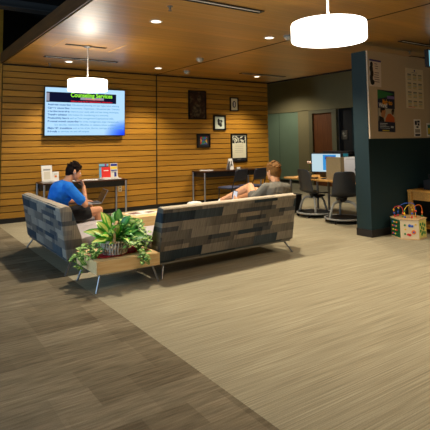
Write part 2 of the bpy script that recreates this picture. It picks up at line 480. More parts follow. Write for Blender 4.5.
# ------------------------------------------------------------------ text helper
def text(body, loc, size, mt, parent, width=None, name='text_line', rx=PI / 2, rz=0, bold=0, align='LEFT', ext=.0004):
    cu = bpy.data.curves.new(name, 'FONT'); cu.body = body; cu.size = size; cu.extrude = ext; cu.offset = bold; cu.align_x = align
    o = bpy.data.objects.new(name, cu); COL.objects.link(o)
    bpy.context.view_layer.update()
    s = 1
    if width: s = width / max(o.dimensions.x, 1e-4)
    o.location = loc; o.rotation_euler = (rx, 0, rz); o.scale = (s, 1, 1)
    cu.materials.append(mt)
    bpy.context.view_layer.update()
    me = bpy.data.meshes.new_from_object(o.evaluated_get(bpy.context.evaluated_depsgraph_get()))
    M = o.matrix_basis.copy(); nm = name
    bpy.data.objects.remove(o); bpy.data.curves.remove(cu)
    if not me.materials: me.materials.append(mt)
    o = bpy.data.objects.new(nm, me); COL.objects.link(o); o.matrix_basis = M
    if parent is not None: o.parent = parent
    return o

# ------------------------------------------------------------------ wall screen
def screen_mat():
    m = bpy.data.materials.new('screen_page'); m.use_nodes = True
    nt = m.node_tree; nt.nodes.remove(nt.nodes['Principled BSDF'])
    tc = node(nt, 'ShaderNodeTexCoord'); sx = node(nt, 'ShaderNodeSeparateXYZ'); nt.links.new(tc.outputs['Object'], sx.inputs[0])
    # x 0..1.70, z 0..0.97 in object space
    dx = math_(nt, 'DIVIDE', math_(nt, 'SUBTRACT', 1.70, sx.outputs[0]), .50)
    dz = math_(nt, 'DIVIDE', math_(nt, 'SUBTRACT', sx.outputs[2], -.02), .36)
    d = math_(nt, 'ADD', math_(nt, 'POWER', dx, 2), math_(nt, 'POWER', dz, 2))
    c = ramp(nt, d, [(0, lin((20, 60, 240))), (.4, lin((96, 150, 248))), (1, lin((176, 216, 246)))])
    e = node(nt, 'ShaderNodeEmission'); nt.links.new(c, e.inputs[0]); e.inputs[1].default_value = 1.12
    nt.links.new(e.outputs[0], nt.nodes['Material Output'].inputs[0])
    return m
tv = empty('wall_screen', (2.555, YW - .14, 1.643), 0, 'large flat screen on the wood wall showing a counseling services page', 'television')
TW, TH = 1.675, .955
TY = 0
MB().box((-.012, .004, -.014), (TW + .012, .06, TH + .012), bev=.004).build('casing', BLACK, tv)
MB().box((.1, .06, .1), (TW - .1, .093, TH - .1)).build('wall_mount', BLACK, tv)
scr = MB().box((0, 0, 0), (TW, .005, TH)).build('screen', screen_mat(), tv)
hd = emit('header_navy', (16, 20, 48), 1); gy = emit('header_grey', (150, 150, 165), 1)
def uv(u, v): return u * TW, (1 - v) * TH
x0, z0 = uv(.012, .305); x1, z1 = uv(.885, .095)
MB().box((x0, -.002, z0), (x1, 0, z1)).build('header_banner', hd, scr)
MB().box((x0, -.0025, z0 + .02), (x0 + .06, -.002, z1 - .02)).build('header_logo', gy, scr)
xa, _ = uv(.30, 0)
x2, z2 = uv(.42, .24); x3, z3 = uv(.72, .2)
MB().box((x2, -.0024, z2), (x3, -.002, z3 + .01)).build('header_strip', gy, scr)
def ln(txt, u0, u1, v, size, mt, bold=0, y=-.004):
    x, z = uv(u0, v); text(txt, (x, y, z), size, mt, scr, (u1 - u0) * TW, bold=bold)
gr = emit('text_green', (150, 240, 60), 1.1); rd = emit('text_red', (245, 40, 50), 1); pk = emit('text_coral', (245, 120, 110), 1)
db = emit('text_navy', (56, 110, 178), 1); mb_ = emit('text_blue', (104, 170, 220), 1)
ln('Counseling Services', .30, .83, .185, .125, gr, .003)
ln('Counseling Center', .48, .68, .238, .045, pk, .001)
ln('Call or stop by for appointment information', .30, .83, .292, .042, rd, .001)
body = [('Academic counseling:', 'Educational planning and job registration advising', .03, .32, .92, .375),
        ('Career counseling:', 'Assessments / Exploration / Educational plan / Decision', .03, .30, .93, .445),
        ('Learning strategies:', 'improve your study skills and test taking techniques,', .03, .30, .92, .515),
        ('Transfer advising:', 'Information for transferring to a university', .03, .27, .78, .585),
        ('Productivity Issues', 'such as Time management/Organizational skills,', .03, .29, .85, .655),
        ('Personal growth counseling', 'for stress management, anger management,', .03, .41, .92, .725),
        ('', 'low security, relationship difficulties, or substance abuse problems', .11, .11, .88, .795),
        ('Major life transitions', 'such as loss of job, divorce, marriage, or grief counseling', .03, .33, .985, .865),
        ('Referrals', 'to services on and off campus', .03, .15, .53, .935)]
for a, b, u0, u1, u2, v in body:
    if a: ln(a, u0, u1 - .012, v, .05, db, .0016)
    ln(b, u1, u2, v, .05, mb_, .0006)

# wall outlet
t = empty('wall_outlet', (4.17, YW - .042, .50), 0, 'pale metal outlet plate on the wood wall below the left console table', 'outlet')
MB().box((-.04, -.006, -.065), (.04, 0, .065), bev=.002).build('cover_plate', mat('outlet_plate', (190, 182, 160), .4), t)
for zz in (.012, -.045): MB().box((-.016, -.009, zz), (.016, -.006, zz + .033)).build('socket', mat('socket', (120, 112, 96), .5), t)

# ------------------------------------------------------------------ console tables
def console(name, x0, x1, y0, y1, h, label):
    t = empty(name, ((x0 + x1) / 2, (y0 + y1) / 2, 0), 0, label, 'console table', 'console tables against the wood wall')
    L = (x1 - x0) / 2; D = (y1 - y0) / 2
    MB().box((-L, -D, h - .03), (L, D, h), bev=.003).build('tabletop', W_DARK, t)
    m = MB(); m.box((-L + .05, -D + .03, h - .14), (L - .05, -D + .05, h - .03)); m.box((-L + .05, D - .05, h - .14), (L - .05, D - .03, h - .03))
    m.box((-L + .05, -D + .05, h - .14), (-L + .07, D - .05, h - .03)); m.box((L - .07, -D + .05, h - .14), (L - .05, D - .05, h - .03))
    m.build('apron', BLACK, t)
    for sx in (-1, 1):
        for sy in (-1, 1):
            MB().cyl((sx * (L - .025), sy * (D - .025), 0), (sx * (L - .025), sy * (D - .025), h - .03), .019, seg=16).build('leg', CHROME, t, True)
    return t
console('console_table', 2.42, 4.10, 9.22, 9.77, .745, 'dark topped console table with steel legs under the wall screen')
console('console_table', 5.97, 7.66, 9.22, 9.77, .80, 'dark topped console table with steel legs below the framed pictures')

def leaflet(name, x, y, z, w, h, tilt, rz, mt, label, extra=None, cat='brochure', group=None):
    """a brochure leaning in a small stand"""
    t = empty(name, (x, y, z), rz, label, cat, group)
    R = Matrix.Rotation(-tilt, 4, 'X')
    m = MB(); m.box((-w / 2, -.006, .012), (w / 2, 0, h), M=R); m.build('cover', mt, t)
    m = MB(); m.box((-w / 2, -.05, 0), (w / 2, .07, .006)); m.box((-w / 2, -.05, .006), (w / 2, -.044, .03)); m.box((-.02, .0, .004), (.02, .006, h * .9), M=R); m.build('stand', PAPER, t)
    if extra:
        for (a, b, c, d, cm) in extra:
            MB().box((a, -.008, b), (c, -.006, d), M=R).build('print', cm, t)
    return t
inkg = mat('ink_grey', (150, 150, 146), .8); inko = mat('ink_orange', (226, 130, 40), .8); inkr = mat('ink_red', (214, 40, 30), .8)
inky = mat('ink_yellow', (226, 200, 70), .8); inkb = mat('ink_blue', (44, 50, 130), .8); inkc = mat('ink_cyan', (110, 170, 200), .8); inkm = mat('ink_magenta', (150, 30, 110), .8)
inkk = mat('ink_black', (24, 24, 26), .8)
leaflet('sign_holder', 2.585, 9.56, .746, .21, .32, .18, .12, PAPER, 'tall white printed sign in a stand at the left end of the console table',
        [(-.07, .22, .07, .25, inkg), (-.06, .05, .06, .2, mat('print_pale', (214, 208, 190), .8))], 'sign')
leaflet('sign_holder', 2.70, 9.40, .746, .12, .20, .15, .0, PAPER, 'small white card with an orange mark in front of the taller white sign',
        [(-.02, .09, .02, .13, inko), (-.03, .15, .03, .16, inkg)], 'sign')
leaflet('brochure_holder', 3.75, 9.50, .746, .19, .24, .12, 0, inkr, 'bright red brochure standing on the console table beside the yellow one',
        [(-.05, .16, .05, .175, PAPER), (-.09, .02, .09, .03, PAPER)], group='standing brochures on the left console')
leaflet('brochure_holder', 3.75, 9.62, .746, .20, .30, .1, 0, inkc, 'blue and dark topped brochure standing behind the red brochure',
        [(-.09, .25, .02, .29, inkc), (.02, .255, .06, .30, inkm), (-.1, .235, .1, .25, inkk)], group='standing brochures on the left console')
leaflet('brochure_holder', 3.95, 9.56, .746, .15, .31, .12, 0, PAPER, 'white brochure with yellow and dark blue bands, at the right of the red one',
        [(-.07, .25, .07, .30, inkb), (-.07, .19, .07, .24, inky), (-.07, .15, .07, .175, inkb), (.0, .03, .05, .12, inkb), (-.06, .12, .06, .14, inkg)], group='standing brochures on the left console')
def papers(name, pts, z, label, cat='papers', n=3, w=.21, h=.28, mt=PAPER, group=None):
    for i, (x, y, a) in enumerate(pts):
        t = empty(name, (x, y, z + .0005), a, label[i] if isinstance(label, list) else label, cat, group)
        m = MB()
        for k in range(n):
            M = Matrix.Rotation(random.uniform(-.06, .06), 4, 'Z')
            m.box((-w / 2, -h / 2, k * .004), (w / 2, h / 2, k * .004 + .0035), M=M)
        m.build('sheets', mt, t)
        m = MB()
        for k in range(4): m.box((-w * .35, -h * .3 + k * h * .17, n * .004), (w * .3, -h * .3 + k * h * .17 + .02, n * .004 + .0004))
        m.build('print', inkg, t)
papers('paper_stack', [(3.10, 9.45, .3), (3.40, 9.42, 1.3)], .745, ['loose papers on the console table right behind the laptop user', 'loose papers on the console table just left of the red brochure'], w=.2, h=.26)
papers('paper_stack', [(6.22, 9.50, .9)], .80, ['papers lying on the left end of the console table below the pictures'], w=.22, h=.3)
papers('paper_stack', [(3.84, 9.36, 1.5)], .745, ['white flyers lying at the foot of the standing brochures'], w=.09, h=.34)

t = empty('tent_card', (6.86, 9.45, .801), .25, 'white folded tent card with a dark figure on the console table', 'sign')
m = MB(); m.prism([(-.06, 0), (-.002, .26), (.002, .26), (.06, 0), (.055, 0), (0, .25), (-.055, 0)], -.075, .075, 'x'); m.build('card', PAPER, t)
M = Matrix.Translation((0, -.0615, 0)) @ Matrix.Rotation(-.22, 4, 'X')
m = MB(); m.box((-.07, -.002, .06), (-.035, -.0005, .2), M=M); m.box((-.02, -.002, .09), (.04, -.0005, .13), M=M); m.box((.0, -.002, .13), (.03, -.0005, .21), M=M); m.build('print', inkk, t)
t = empty('card_holder', (7.08, 9.42, .801), .1, 'tiny white card holder on the console beneath the tall framed poster', 'card holder')
m = MB(); m.box((-.06, -.03, 0), (.06, .03, .012)); m.box((-.06, .0, .012), (.06, .008, .05)); m.build('tray', inkg, t)
MB().box((-.05, -.012, .012), (.05, -.004, .045)).build('cards', PAPER, t)

# ------------------------------------------------------------------ framed pictures
def artmat(name, stops, scale, seed=0, voronoi=False):
    m = bpy.data.materials.new(name); m.use_nodes = True
    nt = m.node_tree; b = nt.nodes['Principled BSDF']
    tc = node(nt, 'ShaderNodeTexCoord'); o = mapping(nt, tc.outputs['Object'], (1, 1, 1), (seed, seed * 2, seed * .7))
    if voronoi:
        v = node(nt, 'ShaderNodeTexVoronoi'); v.inputs['Scale'].default_value = scale; nt.links.new(o, v.inputs['Vector'])
        sp = node(nt, 'ShaderNodeSeparateColor'); nt.links.new(v.outputs['Color'], sp.inputs[0]); f = sp.outputs[0]
    else: f = noise(nt, o, scale, 5)
    c = ramp(nt, f, stops)
    if voronoi: c.node.color_ramp.interpolation = 'CONSTANT'
    nt.links.new(c, b.inputs['Base Color']); b.inputs['Roughness'].default_value = .4
    return m
def picture(x0, x1, z0, z1, label, art, fw=.035, matw=0, draw=None):
    cx, w, h = (x0 + x1) / 2, (x1 - x0) / 2, (z1 - z0)
    t = empty('framed_picture', (cx, YW - .0425, z0), 0, label, 'framed picture', 'framed pictures on the slatted wall')
    m = MB()
    m.box((-w, -.03, 0), (-w + fw, 0, h)); m.box((w - fw, -.03, 0), (w, 0, h)); m.box((-w + fw, -.03, 0), (w - fw, 0, fw)); m.box((-w + fw, -.03, h - fw), (w - fw, 0, h))
    m.build('frame', mat('frame_black', (14, 12, 12), .35), t)
    MB().box((-w + fw, -.015, fw), (w - fw, -.005, h - fw)).build('print', art, t)
    if draw: draw(t, w, h)
    return t
def blob(pts, y, mt, t, name='drawing'):
    m = MB()
    for (cx, cz, rx, rz) in pts:
        m.ball((cx, y, cz), (rx, .0012, rz), 16)
    m.build(name, mt, t)
art_dark = artmat('art_dark', [(.40, lin((22, 14, 10))), (.55, lin((58, 34, 20))), (.62, lin((96, 84, 60))), (.7, lin((30, 20, 14)))], 6, 3)
picture(5.89, 6.39, 2.01, 2.70, 'largest framed picture, a dark portrait in a black frame, highest on wall', art_dark, .03,
        draw=lambda t, w, h: blob([(.06, h * .72, .06, .085), (-.02, h * .3, .13, .16)], -.016, artmat('art_figure', [(.4, lin((30, 22, 16))), (.7, lin((110, 96, 70)))], 14, 2), t, 'figure'))
def d2(t, w, h):
    blob([(0, h * .5, .055, .085)], -.016, inkk, t, 'figure'); blob([(.0, h * .5, .030, .058)], -.0172, PAPER, t, 'figure_inner'); blob([(-.01, h * .5, .012, .04)], -.0184, inkk, t, 'figure_core')
picture(7.11, 7.37, 2.23, 2.58, 'small framed oval line drawing on cream, upper right of the group', mat('cream_print', (222, 214, 176), .7), .028, draw=d2)
def d3(t, w, h):
    blob([(-.03, h * .62, .035, .06), (.04, h * .60, .045, .035), (.0, h * .45, .06, .055), (.03, h * .34, .04, .04)], -.016, inkk, t, 'figure')
    blob([(.02, h * .55, .03, .035)], -.0175, mat('grey_print', (120, 126, 116), .7), t, 'figure_inner')
picture(6.60, 6.97, 1.745, 2.125, 'small framed black and white print between portrait and tall poster', mat('pale_print', (204, 214, 196), .7), .04, draw=d3)
picture(6.12, 6.50, 1.33, 1.67, 'small framed picture with bright multicoloured centre, lowest on the left', mat('black_mat', (22, 18, 18), .7), .03,
        draw=lambda t, w, h: MB().box((-.10, -.017, h / 2 - .09), (.10, -.0155, h / 2 + .09)).build('collage', artmat('art_multi', [(0, lin((190, 40, 50))), (.2, lin((40, 90, 160))), (.4, lin((210, 160, 40))), (.6, lin((50, 130, 70))), (.8, lin((90, 50, 110)))], 22, 5, True), t))
def d5(t, w, h):
    MB().box((-w + .05, -.0165, h * .66), (w - .05, -.0155, h - .05)).build('pattern_band', artmat('art_pattern', [(.0, lin((20, 20, 22))), (.55, lin((200, 200, 180)))], 34, 1, True), t)
    m = MB()
    for k in range(5): m.box((-.13, -.0162, .24 + k * .045), (.13, -.0156, .248 + k * .045))
    m.build('caption', mat('caption_grey', (160, 158, 136), .8), t)
    MB().box((-w + .035, -.0166, .035), (w - .035, -.0155, .10)).build('lower_band', inkk, t)
    MB().box((-.06, -.018, .055), (.05, -.0167, .075)).build('plate', GREYM, t)
picture(7.12, 7.63, .955, 1.665, 'tall framed poster with patterned top band above blank cream paper', mat('poster_cream', (216, 212, 184), .7), .035, draw=d5)

# ------------------------------------------------------------------ sofas
def sofa(name, loc, rz, L, label, foot=.0):
    t = empty(name, loc, rz, label, 'sofa', 'patchwork fabric sofas with raked backs')
    prof = [(0, .165), (-.012, .19), (-.098, .74), (-.088, .765), (-.02, .775), (.03, .76), (.16, .42), (.17, .165)]
    m = MB(); m.prism(prof, 0, L, 'x', bev=.012); m.build('backrest', FABRIC, t, True)
    MB().tube([(.01, -.095, .757), (L - .01, -.095, .757)], .007).build('piping', PIPING, t, True)
    m = MB(); m.prism([(-.078, .766), (-.03, .781), (.02, .772), (.0, .765)], .01, L - .01, 'x', bev=.003); m.build('top_band', PIPING, t, True)
    n = 3; w = (L - .04) / n
    for k in range(n):
        m = MB(); m.prism([(.165, .30), (.165, .395), (.20, .405), (.68, .455), (.73, .445), (.745, .40), (.74, .30)], .02 + k * w + .003, .02 + (k + 1) * w - .003, 'x', bev=.014)
        m.build('seat_cushion', VINYL, t, True)
    m = MB(); m.prism([(.165, .17), (.165, .30), (.735, .30), (.72, .22), (.6, .17)], .015, L - .015, 'x', bev=.008); m.build('seat_base', FABRIC, t, True)
    MB().box((.03, .01, .145), (L - .03, .60, .168)).build('under_frame', GREYM, t)
    for sx, sy in ((0, 0), (1, 0), (0, 1), (1, 1)):
        x = .10 + sx * (L - .20); y = .07 + sy * .48
        fx = x + (.075 if sx else -.075); fy = y + (.08 if sy else -.09)
        MB().cyl((fx, fy, 0), (x, y, .15), .011, .013, seg=12).build('leg', CHROME, t, True)
    return t
sofa('sofa', (2.50, 4.80, 0), math.radians(2.6), 2.07, 'patchwork sofa on the right with its back to camera, reclining person on it')
sofa('sofa', (1.745, 7.42, 0), math.radians(-90.5), 1.90, 'patchwork sofa on the left below the screen, where the blue shirted person sits')

# ------------------------------------------------------------------ slab tables
def slab_table(name, x0, x1, y0, y1, zt, th, label, rz=0):
    t = empty(name, ((x0 + x1) / 2, (y0 + y1) / 2, 0), rz, label, 'table', 'maple slab tables')
    L = (x1 - x0) / 2; D = (y1 - y0) / 2
    MB().box((-L, -D, zt - th), (L, D, zt), bev=.004).build('tabletop', W_LIGHT, t)
    MB().box((-L + .03, -D + .03, zt - th - .012), (L - .03, D - .03, zt - th)).build('under_frame', GREYM, t)
    for sx in (-1, 1):
        for sy in (-1, 1):
            MB().cyl((sx * (L - .005), sy * (D - .02), 0), (sx * (L - .06), sy * (D - .06), zt - th - .012), .011, .012, seg=12).build('leg', CHROME, t, True)
    return t
slab_table('end_table', 1.765, 2.47, 4.715, 5.33, .308, .128, 'low maple end table between the two sofas, carrying the plant basket')
slab_table('coffee_table', 2.76, 4.75, 5.98, 6.52, .49, .15, 'long low maple coffee table in front of the sofas with magazines')
def magazine(x, y, a, z, label, c1):
    t = empty('magazine', (x, y, z + .0005), a, label, 'magazine', 'magazines on the coffee table')
    m = MB(); m.box((-.21, -.14, 0), (-.002, .14, .008)); m.box((.002, -.14, 0), (.21, .14, .008)); m.build('pages', PAPER, t)
    m = MB(); m.box((-.18, -.05, .008), (-.04, .10, .009)); m.box((.04, -.10, .008), (.17, .02, .009)); m.build('printed_picture', c1, t)
magazine(3.02, 6.30, .2, .49, 'open magazine with dark picture on the left end of the coffee table', mat('mag_brown', (120, 70, 60), .5))
magazine(3.66, 6.33, -.1, .49, 'open magazine on the coffee table, right above the blue end of the sofa', mat('mag_blue', (90, 100, 120), .5))

def cloth_lump(name, x, y, z, r, label, mt, cat, seed=1):
    rnd = random.Random(seed)
    m = MB(); t = bmesh.new(); bmesh.ops.create_icosphere(t, subdivisions=4, radius=1)
    off = [V((rnd.uniform(-1, 1), rnd.uniform(-1, 1), rnd.uniform(0, 1))).normalized() for _ in range(18)]
    for v in t.verts:
        n = v.co.normalized(); d = 1 + sum(.16 * max(0, n.dot(o)) ** 14 for o in off) - sum(.10 * max(0, n.dot(-o)) ** 10 for o in off)
        v.co = V((n.x * r[0] * d, n.y * r[1] * d, max(0, n.z) * r[2] * d))
    m._add(t); o = m.build(name, mt, None, 'all'); o.location = (x, y, z + .001)
    return tag(o, label, cat)
cloth_lump('crumpled_cloth', 3.93, 6.33, .49, (.12, .09, .085), 'crumpled white cloth heaped on the coffee table behind the sofa back', PAPER, 'cloth')
papers('paper_stack', [(4.22, 6.22, .2)], .49, ['white sheets lying on the coffee table near the stretched foot'], w=.34, h=.2)

# ------------------------------------------------------------------ red cloth, basket plant
o = None
m = MB()
rnd = random.Random(3)
t = bmesh.new(); G = 26
vs = {}
for i in range(G):
    for j in range(G):
        u = i / (G - 1) - .5; v = j / (G - 1) - .5
        x = u * .56; y = v * .30
        z = .004 + .010 * abs(math.sin(11 * u + 3 * v)) * (abs(u) + abs(v)) + .004 * math.sin(23 * v + 9 * u) ** 2
        vs[i, j] = t.verts.new((x + .02 * math.sin(9 * v), y + .02 * math.sin(8 * u), z))
for i in range(G - 1):
    for j in range(G - 1): t.faces.new((vs[i, j], vs[i + 1, j], vs[i + 1, j + 1], vs[i, j + 1]))
m._add(t); o = m.build('red_napkin', mat('red_cloth', (168, 24, 34), .9, noise=.15, nscale=60), None, 'all')
sd = o.modifiers.new('s', 'SOLIDIFY'); sd.thickness = .003; sd.offset = 1
o.location = (2.10, 4.98, .3085); o.rotation_euler = (0, 0, .12)
tag(o, 'dark red cloth spread under the plant basket on the end table', 'cloth')

BX, BY, BZ = 2.045, 4.92, .320
pl = empty('plant_basket', (BX, BY, BZ), 0, 'woven basket of broad green leaves and trailing ivy on the end table', 'plant')
def basket_mat():
    m = mat('whitewashed_wicker', (200, 186, 162), .8)
    nt = m.node_tree; b = nt.nodes['Principled BSDF']
    tc = node(nt, 'ShaderNodeTexCoord')
    c = ramp(nt, noise(nt, mapping(nt, tc.outputs['Object'], (30, 30, 8)), 2, 4), [(.35, lin((160, 142, 116))), (.5, lin((206, 194, 174))), (.65, lin((236, 230, 220)))])
    nt.links.new(c, b.inputs['Base Color']); return m
BASK = basket_mat()
m = MB()
NS = 30
for k in range(NS):
    a = 2 * PI * k / NS
    p = [V((r * math.cos(a) * 1.12, r * math.sin(a) * .95, z)) for r, z in ((.105, .004), (.118, .05), (.132, .10), (.138, .135))]
    m.tube(p, .0095, 6)
for r, z in ((.108, .012), (.128, .075), (.140, .135), (.142, .145)):
    for ph in range(1):
        m.tube([V(((r + .006 * math.sin(15 * a2 + z * 99)) * math.cos(a2) * 1.12, (r + .006 * math.sin(15 * a2 + z * 99)) * math.sin(a2) * .95, z)) for a2 in [2 * PI * q / 60 for q in range(60)]], .008, 6, closed=True)
m.lathe([(0, .003), (.105, .003), (.105, .012), (0, .012)], seg=24)
m.build('basket', BASK, pl, 'all')
hb = [V((.0 + .145 * math.cos(a) * 1.05, -.02, .13 + .20 * math.sin(a))) for a in [PI * q / 24 for q in range(25)]]
Rz = Matrix.Rotation(math.radians(58), 4, 'Z')
m = MB(); m.tube([Rz @ p for p in hb], .009, 8); m.tube([Rz @ (p + V((0, .012, 0))) for p in hb], .007, 8); m.build('handle', mat('wicker_handle', (196, 160, 112), .7, noise=.2, nscale=40), pl, 'all')
MB().lathe([(0, .11), (.125, .11), (.125, .1), (0, .1)], seg=24).build('soil', mat('soil', (40, 28, 20), 1, noise=.4, nscale=60), pl)

def leaf(m, base, d, L, W, curl, mi, fold=.18):
    """broad leaf from base heading d (unit), drooping with curl"""
    d = V(d).normalized(); side = d.cross(V((0, 0, 1)))
    if side.length < .1: side = V((1, 0, 0))
    side.normalize(); up = side.cross(d).normalized()
    ro = (.95 if W > .03 else .5) * side.y
    side, up = side * math.cos(ro) + up * math.sin(ro), up * math.cos(ro) - side * math.sin(ro)
    n = 8; rows = []
    for i in range(n + 1):
        s = i / n
        w = W * math.sin(PI * min(1, s ** .8 * .97 + .03)) * (1 - .15 * s)
        c = V(base) + d * (L * s) + V((0, 0, -1)) * (curl * L * s * s) + up * (.03 * L * math.sin(PI * s))
        rows.append([c - side * w + up * w * fold, c - side * w * .5 + up * w * fold * .4, c, c + side * w * .5 + up * w * fold * .4, c + side * w + up * w * fold])
    vr = [[m.bm.verts.new(p) for p in r] for r in rows]
    for i in range(n):
        for k in range(4):
            f = m.bm.faces.new((vr[i][k], vr[i][k + 1], vr[i + 1][k + 1], vr[i + 1][k]))
            f.material_index = mi if k in (0, 3) else mi + 1
LG = mat('leaf_green', (84, 184, 52), .35, noise=.2, nscale=50)
LY = mat('leaf_lime_centre', (226, 240, 130), .35, noise=.15, nscale=50)
LD = mat('leaf_dark', (48, 134, 56), .4, noise=.3, nscale=40)
LE = mat('leaf_dark_centre', (96, 170, 76), .4, noise=.3, nscale=40)
IV = mat('ivy_green', (84, 150, 54), .5, noise=.4, nscale=40)
IVL = mat('ivy_pale_centre', (166, 200, 110), .5, noise=.3, nscale=40)
rnd = random.Random(11)
m = MB()
for k in range(26):
    a = rnd.uniform(0, 2 * PI)
    el = rnd.uniform(.15, 1.1)
    if math.cos(a - PI * .9) > 0: el = rnd.uniform(.3, 1.1)
    d = V((math.cos(a) * math.cos(el), math.sin(a) * math.cos(el), math.sin(el)))
    st = V((rnd.uniform(-.05, .05), rnd.uniform(-.05, .05), .12))
    stem = rnd.uniform(.03, .16)
    b = st + d * stem
    m.tube([st, b], .003, 5, mi=0)
    leaf(m, b, d, rnd.uniform(.13, .2), rnd.uniform(.032, .046), rnd.uniform(.1, .6), 0 if rnd.random() < .78 else 2)
AL = [(3.5, .30, .10, .22), (3.3, .62, .12, .22), (3.1, .95, .12, .21), (3.75, .55, .08, .21), (2.9, .5, .14, .22), (4.1, .8, .08, .2), (3.0, 1.25, .16, .2), (2.4, 1.15, .16, .22), (1.2, .9, .2, .2),
      (.6, .75, .16, .2), (.2, .5, .14, .2), (-.2, .75, .12, .19), (-.7, .6, .10, .19), (-1.2, .75, .1, .19), (4.5, .95, .1, .2), (.9, 1.2, .2, .18), (-.5, 1.1, .16, .18), (.1, .2, .18, .18), (-.45, .25, .15, .18)]
for a, el, stem, L in AL:
    d = V((math.cos(a) * math.cos(el), math.sin(a) * math.cos(el), math.sin(el))); st = V((0, 0, .12))
    m.tube([st, st + d * stem], .003, 5); leaf(m, st + d * stem, d, L * 1.1, .054, .22, 0 if math.cos(a) < .2 else 2)
m.build('broad_leaves', [LG, LY, LD, LE], pl, 'all')
m = MB()
def ivy(pts, n, spread, sc_):
    P = [V(p) for p in pts]
    # smooth polyline
    fine = []
    for i in range(len(P) - 1):
        for q in range(6): fine.append(P[i].lerp(P[i + 1], q / 6))
    m.tube(fine, .0022, 5, mi=0)
    for k in range(n):
        p = fine[int(rnd.uniform(0, len(fine) - .01))] + V([rnd.uniform(-spread, spread) for _ in range(3)])
        p.z = max(p.z, zmin(p))
        a = rnd.uniform(0, 2 * PI); el = rnd.uniform(-.5, .8)
        d = V((math.cos(a) * math.cos(el), math.sin(a) * math.cos(el), math.sin(el)))
        leaf(m, p, d, rnd.uniform(.04, .07) * sc_, rnd.uniform(.014, .024) * sc_, .2, 0, .1)
def zmin(p):
    X_, Y_ = p.x + BX, p.y + BY
    return .012 if (1.775 - .0 < X_ < 2.455 and 4.715 < Y_ < 5.285) else -.5
# left trail hanging over the left corner, right masses, front right sprig
ivy([(-.05, 0, .13), (-.16, .06, .10), (-.25, .12, .03), (-.31, .10, .02), (-.35, .05, -.05), (-.37, .02, -.12)], 60, .045, 1)
ivy([(-.05, .05, .13), (-.2, .16, .08), (-.30, .22, .03), (-.36, .22, -.04), (-.38, .2, -.10)], 45, .04, 1)
ivy([(-.08, -.05, .13), (-.18, -.05, .06), (-.24, -.06, .02), (-.28, -.03, .02)], 30, .03, .9)
ivy([(.05, 0, .14), (.17, -.04, .12), (.22, -.12, .05), (.235, -.235, -.02), (.24, -.24, -.07)], 80, .035, 1.1)
ivy([(.05, .05, .16), (.18, .02, .18), (.28, -.02, .10), (.33, -.04, .03)], 80, .05, 1.2)
ivy([(.05, .08, .2), (.2, .1, .24), (.32, .1, .16), (.40, .06, .08)], 130, .065, 1.5)
ivy([(0, .04, .2), (.12, .04, .30), (.24, .06, .26), (.32, .08, .18)], 90, .06, 1.6)
ivy([(0, .1, .2), (.15, .2, .24), (.28, .26, .18), (.36, .26, .08)], 70, .05, 1.4)
ivy([(-.02, -.05, .14), (.06, -.14, .16), (.14, -.17, .10)], 40, .04, 1.2)
m.build('ivy_trails', [IV, IVL], pl, 'all')

# ------------------------------------------------------------------ people
SKIN = mat('skin', (206, 146, 108), .55, noise=.04, nscale=30)
SKIN2 = mat('skin_light', (218, 160, 118), .55, noise=.04, nscale=30)
EYEW = mat('eye_white', (225, 222, 215), .3); IRIS = mat('iris', (40, 26, 18), .3)

def frame_(fwd, up):
    f = V(fwd).normalized(); u = V(up); x = f.cross(u).normalized(); u = x.cross(f).normalized()
    return Matrix((x, f, u)).transposed().to_4x4()
def head(m, C, F, neck_to, s=1.0):
    def P(x, y, z): return V(C) + (F @ (V((x, y, z)) * s))
    R = F.to_3x3().to_4x4()
    m.ball(P(0, -.012, .03), V((.074, .094, .088)) * s, 24, R)
    m.ball(P(0, .03, -.03), V((.058, .060, .082)) * s, 20, R)
    m.ball(P(0, .052, -.088), V((.036, .030, .026)) * s, 16, R)
    m.capsule(P(0, .088, .008), P(0, .106, -.030), .008 * s, .013 * s)
    m.ball(P(.0, .096, -.036), V((.018, .012, .009)) * s, 12, R)
    m.ball(P(0, .085, -.062), V((.024, .011, .006)) * s, 12, R)
    m.ball(P(0, .083, -.074), V((.021, .012, .007)) * s, 12, R)
    m.ball(P(0, .074, .018), V((.050, .014, .009)) * s, 12, R)
    for sx in (-1, 1): m.ball(P(sx * .077, -.008, -.008), V((.010, .020, .032)) * s, 14, R)
    m.capsule(P(0, -.025, -.05), V(neck_to), .058 * s, .062 * s)
def eyes(parent, C, F, s=1.0):
    for sx in (-1, 1):
        c = V(C) + F @ (V((sx * .030, .079, .0)) * s)
        e = MB().ball(c, .0125 * s, 14).build('eye', EYEW, parent, 'all')
        MB().ball(c + F.to_3x3() @ V((0, .0085, -.001)) * s, .0065 * s, 10).build('iris', IRIS, e, 'all')
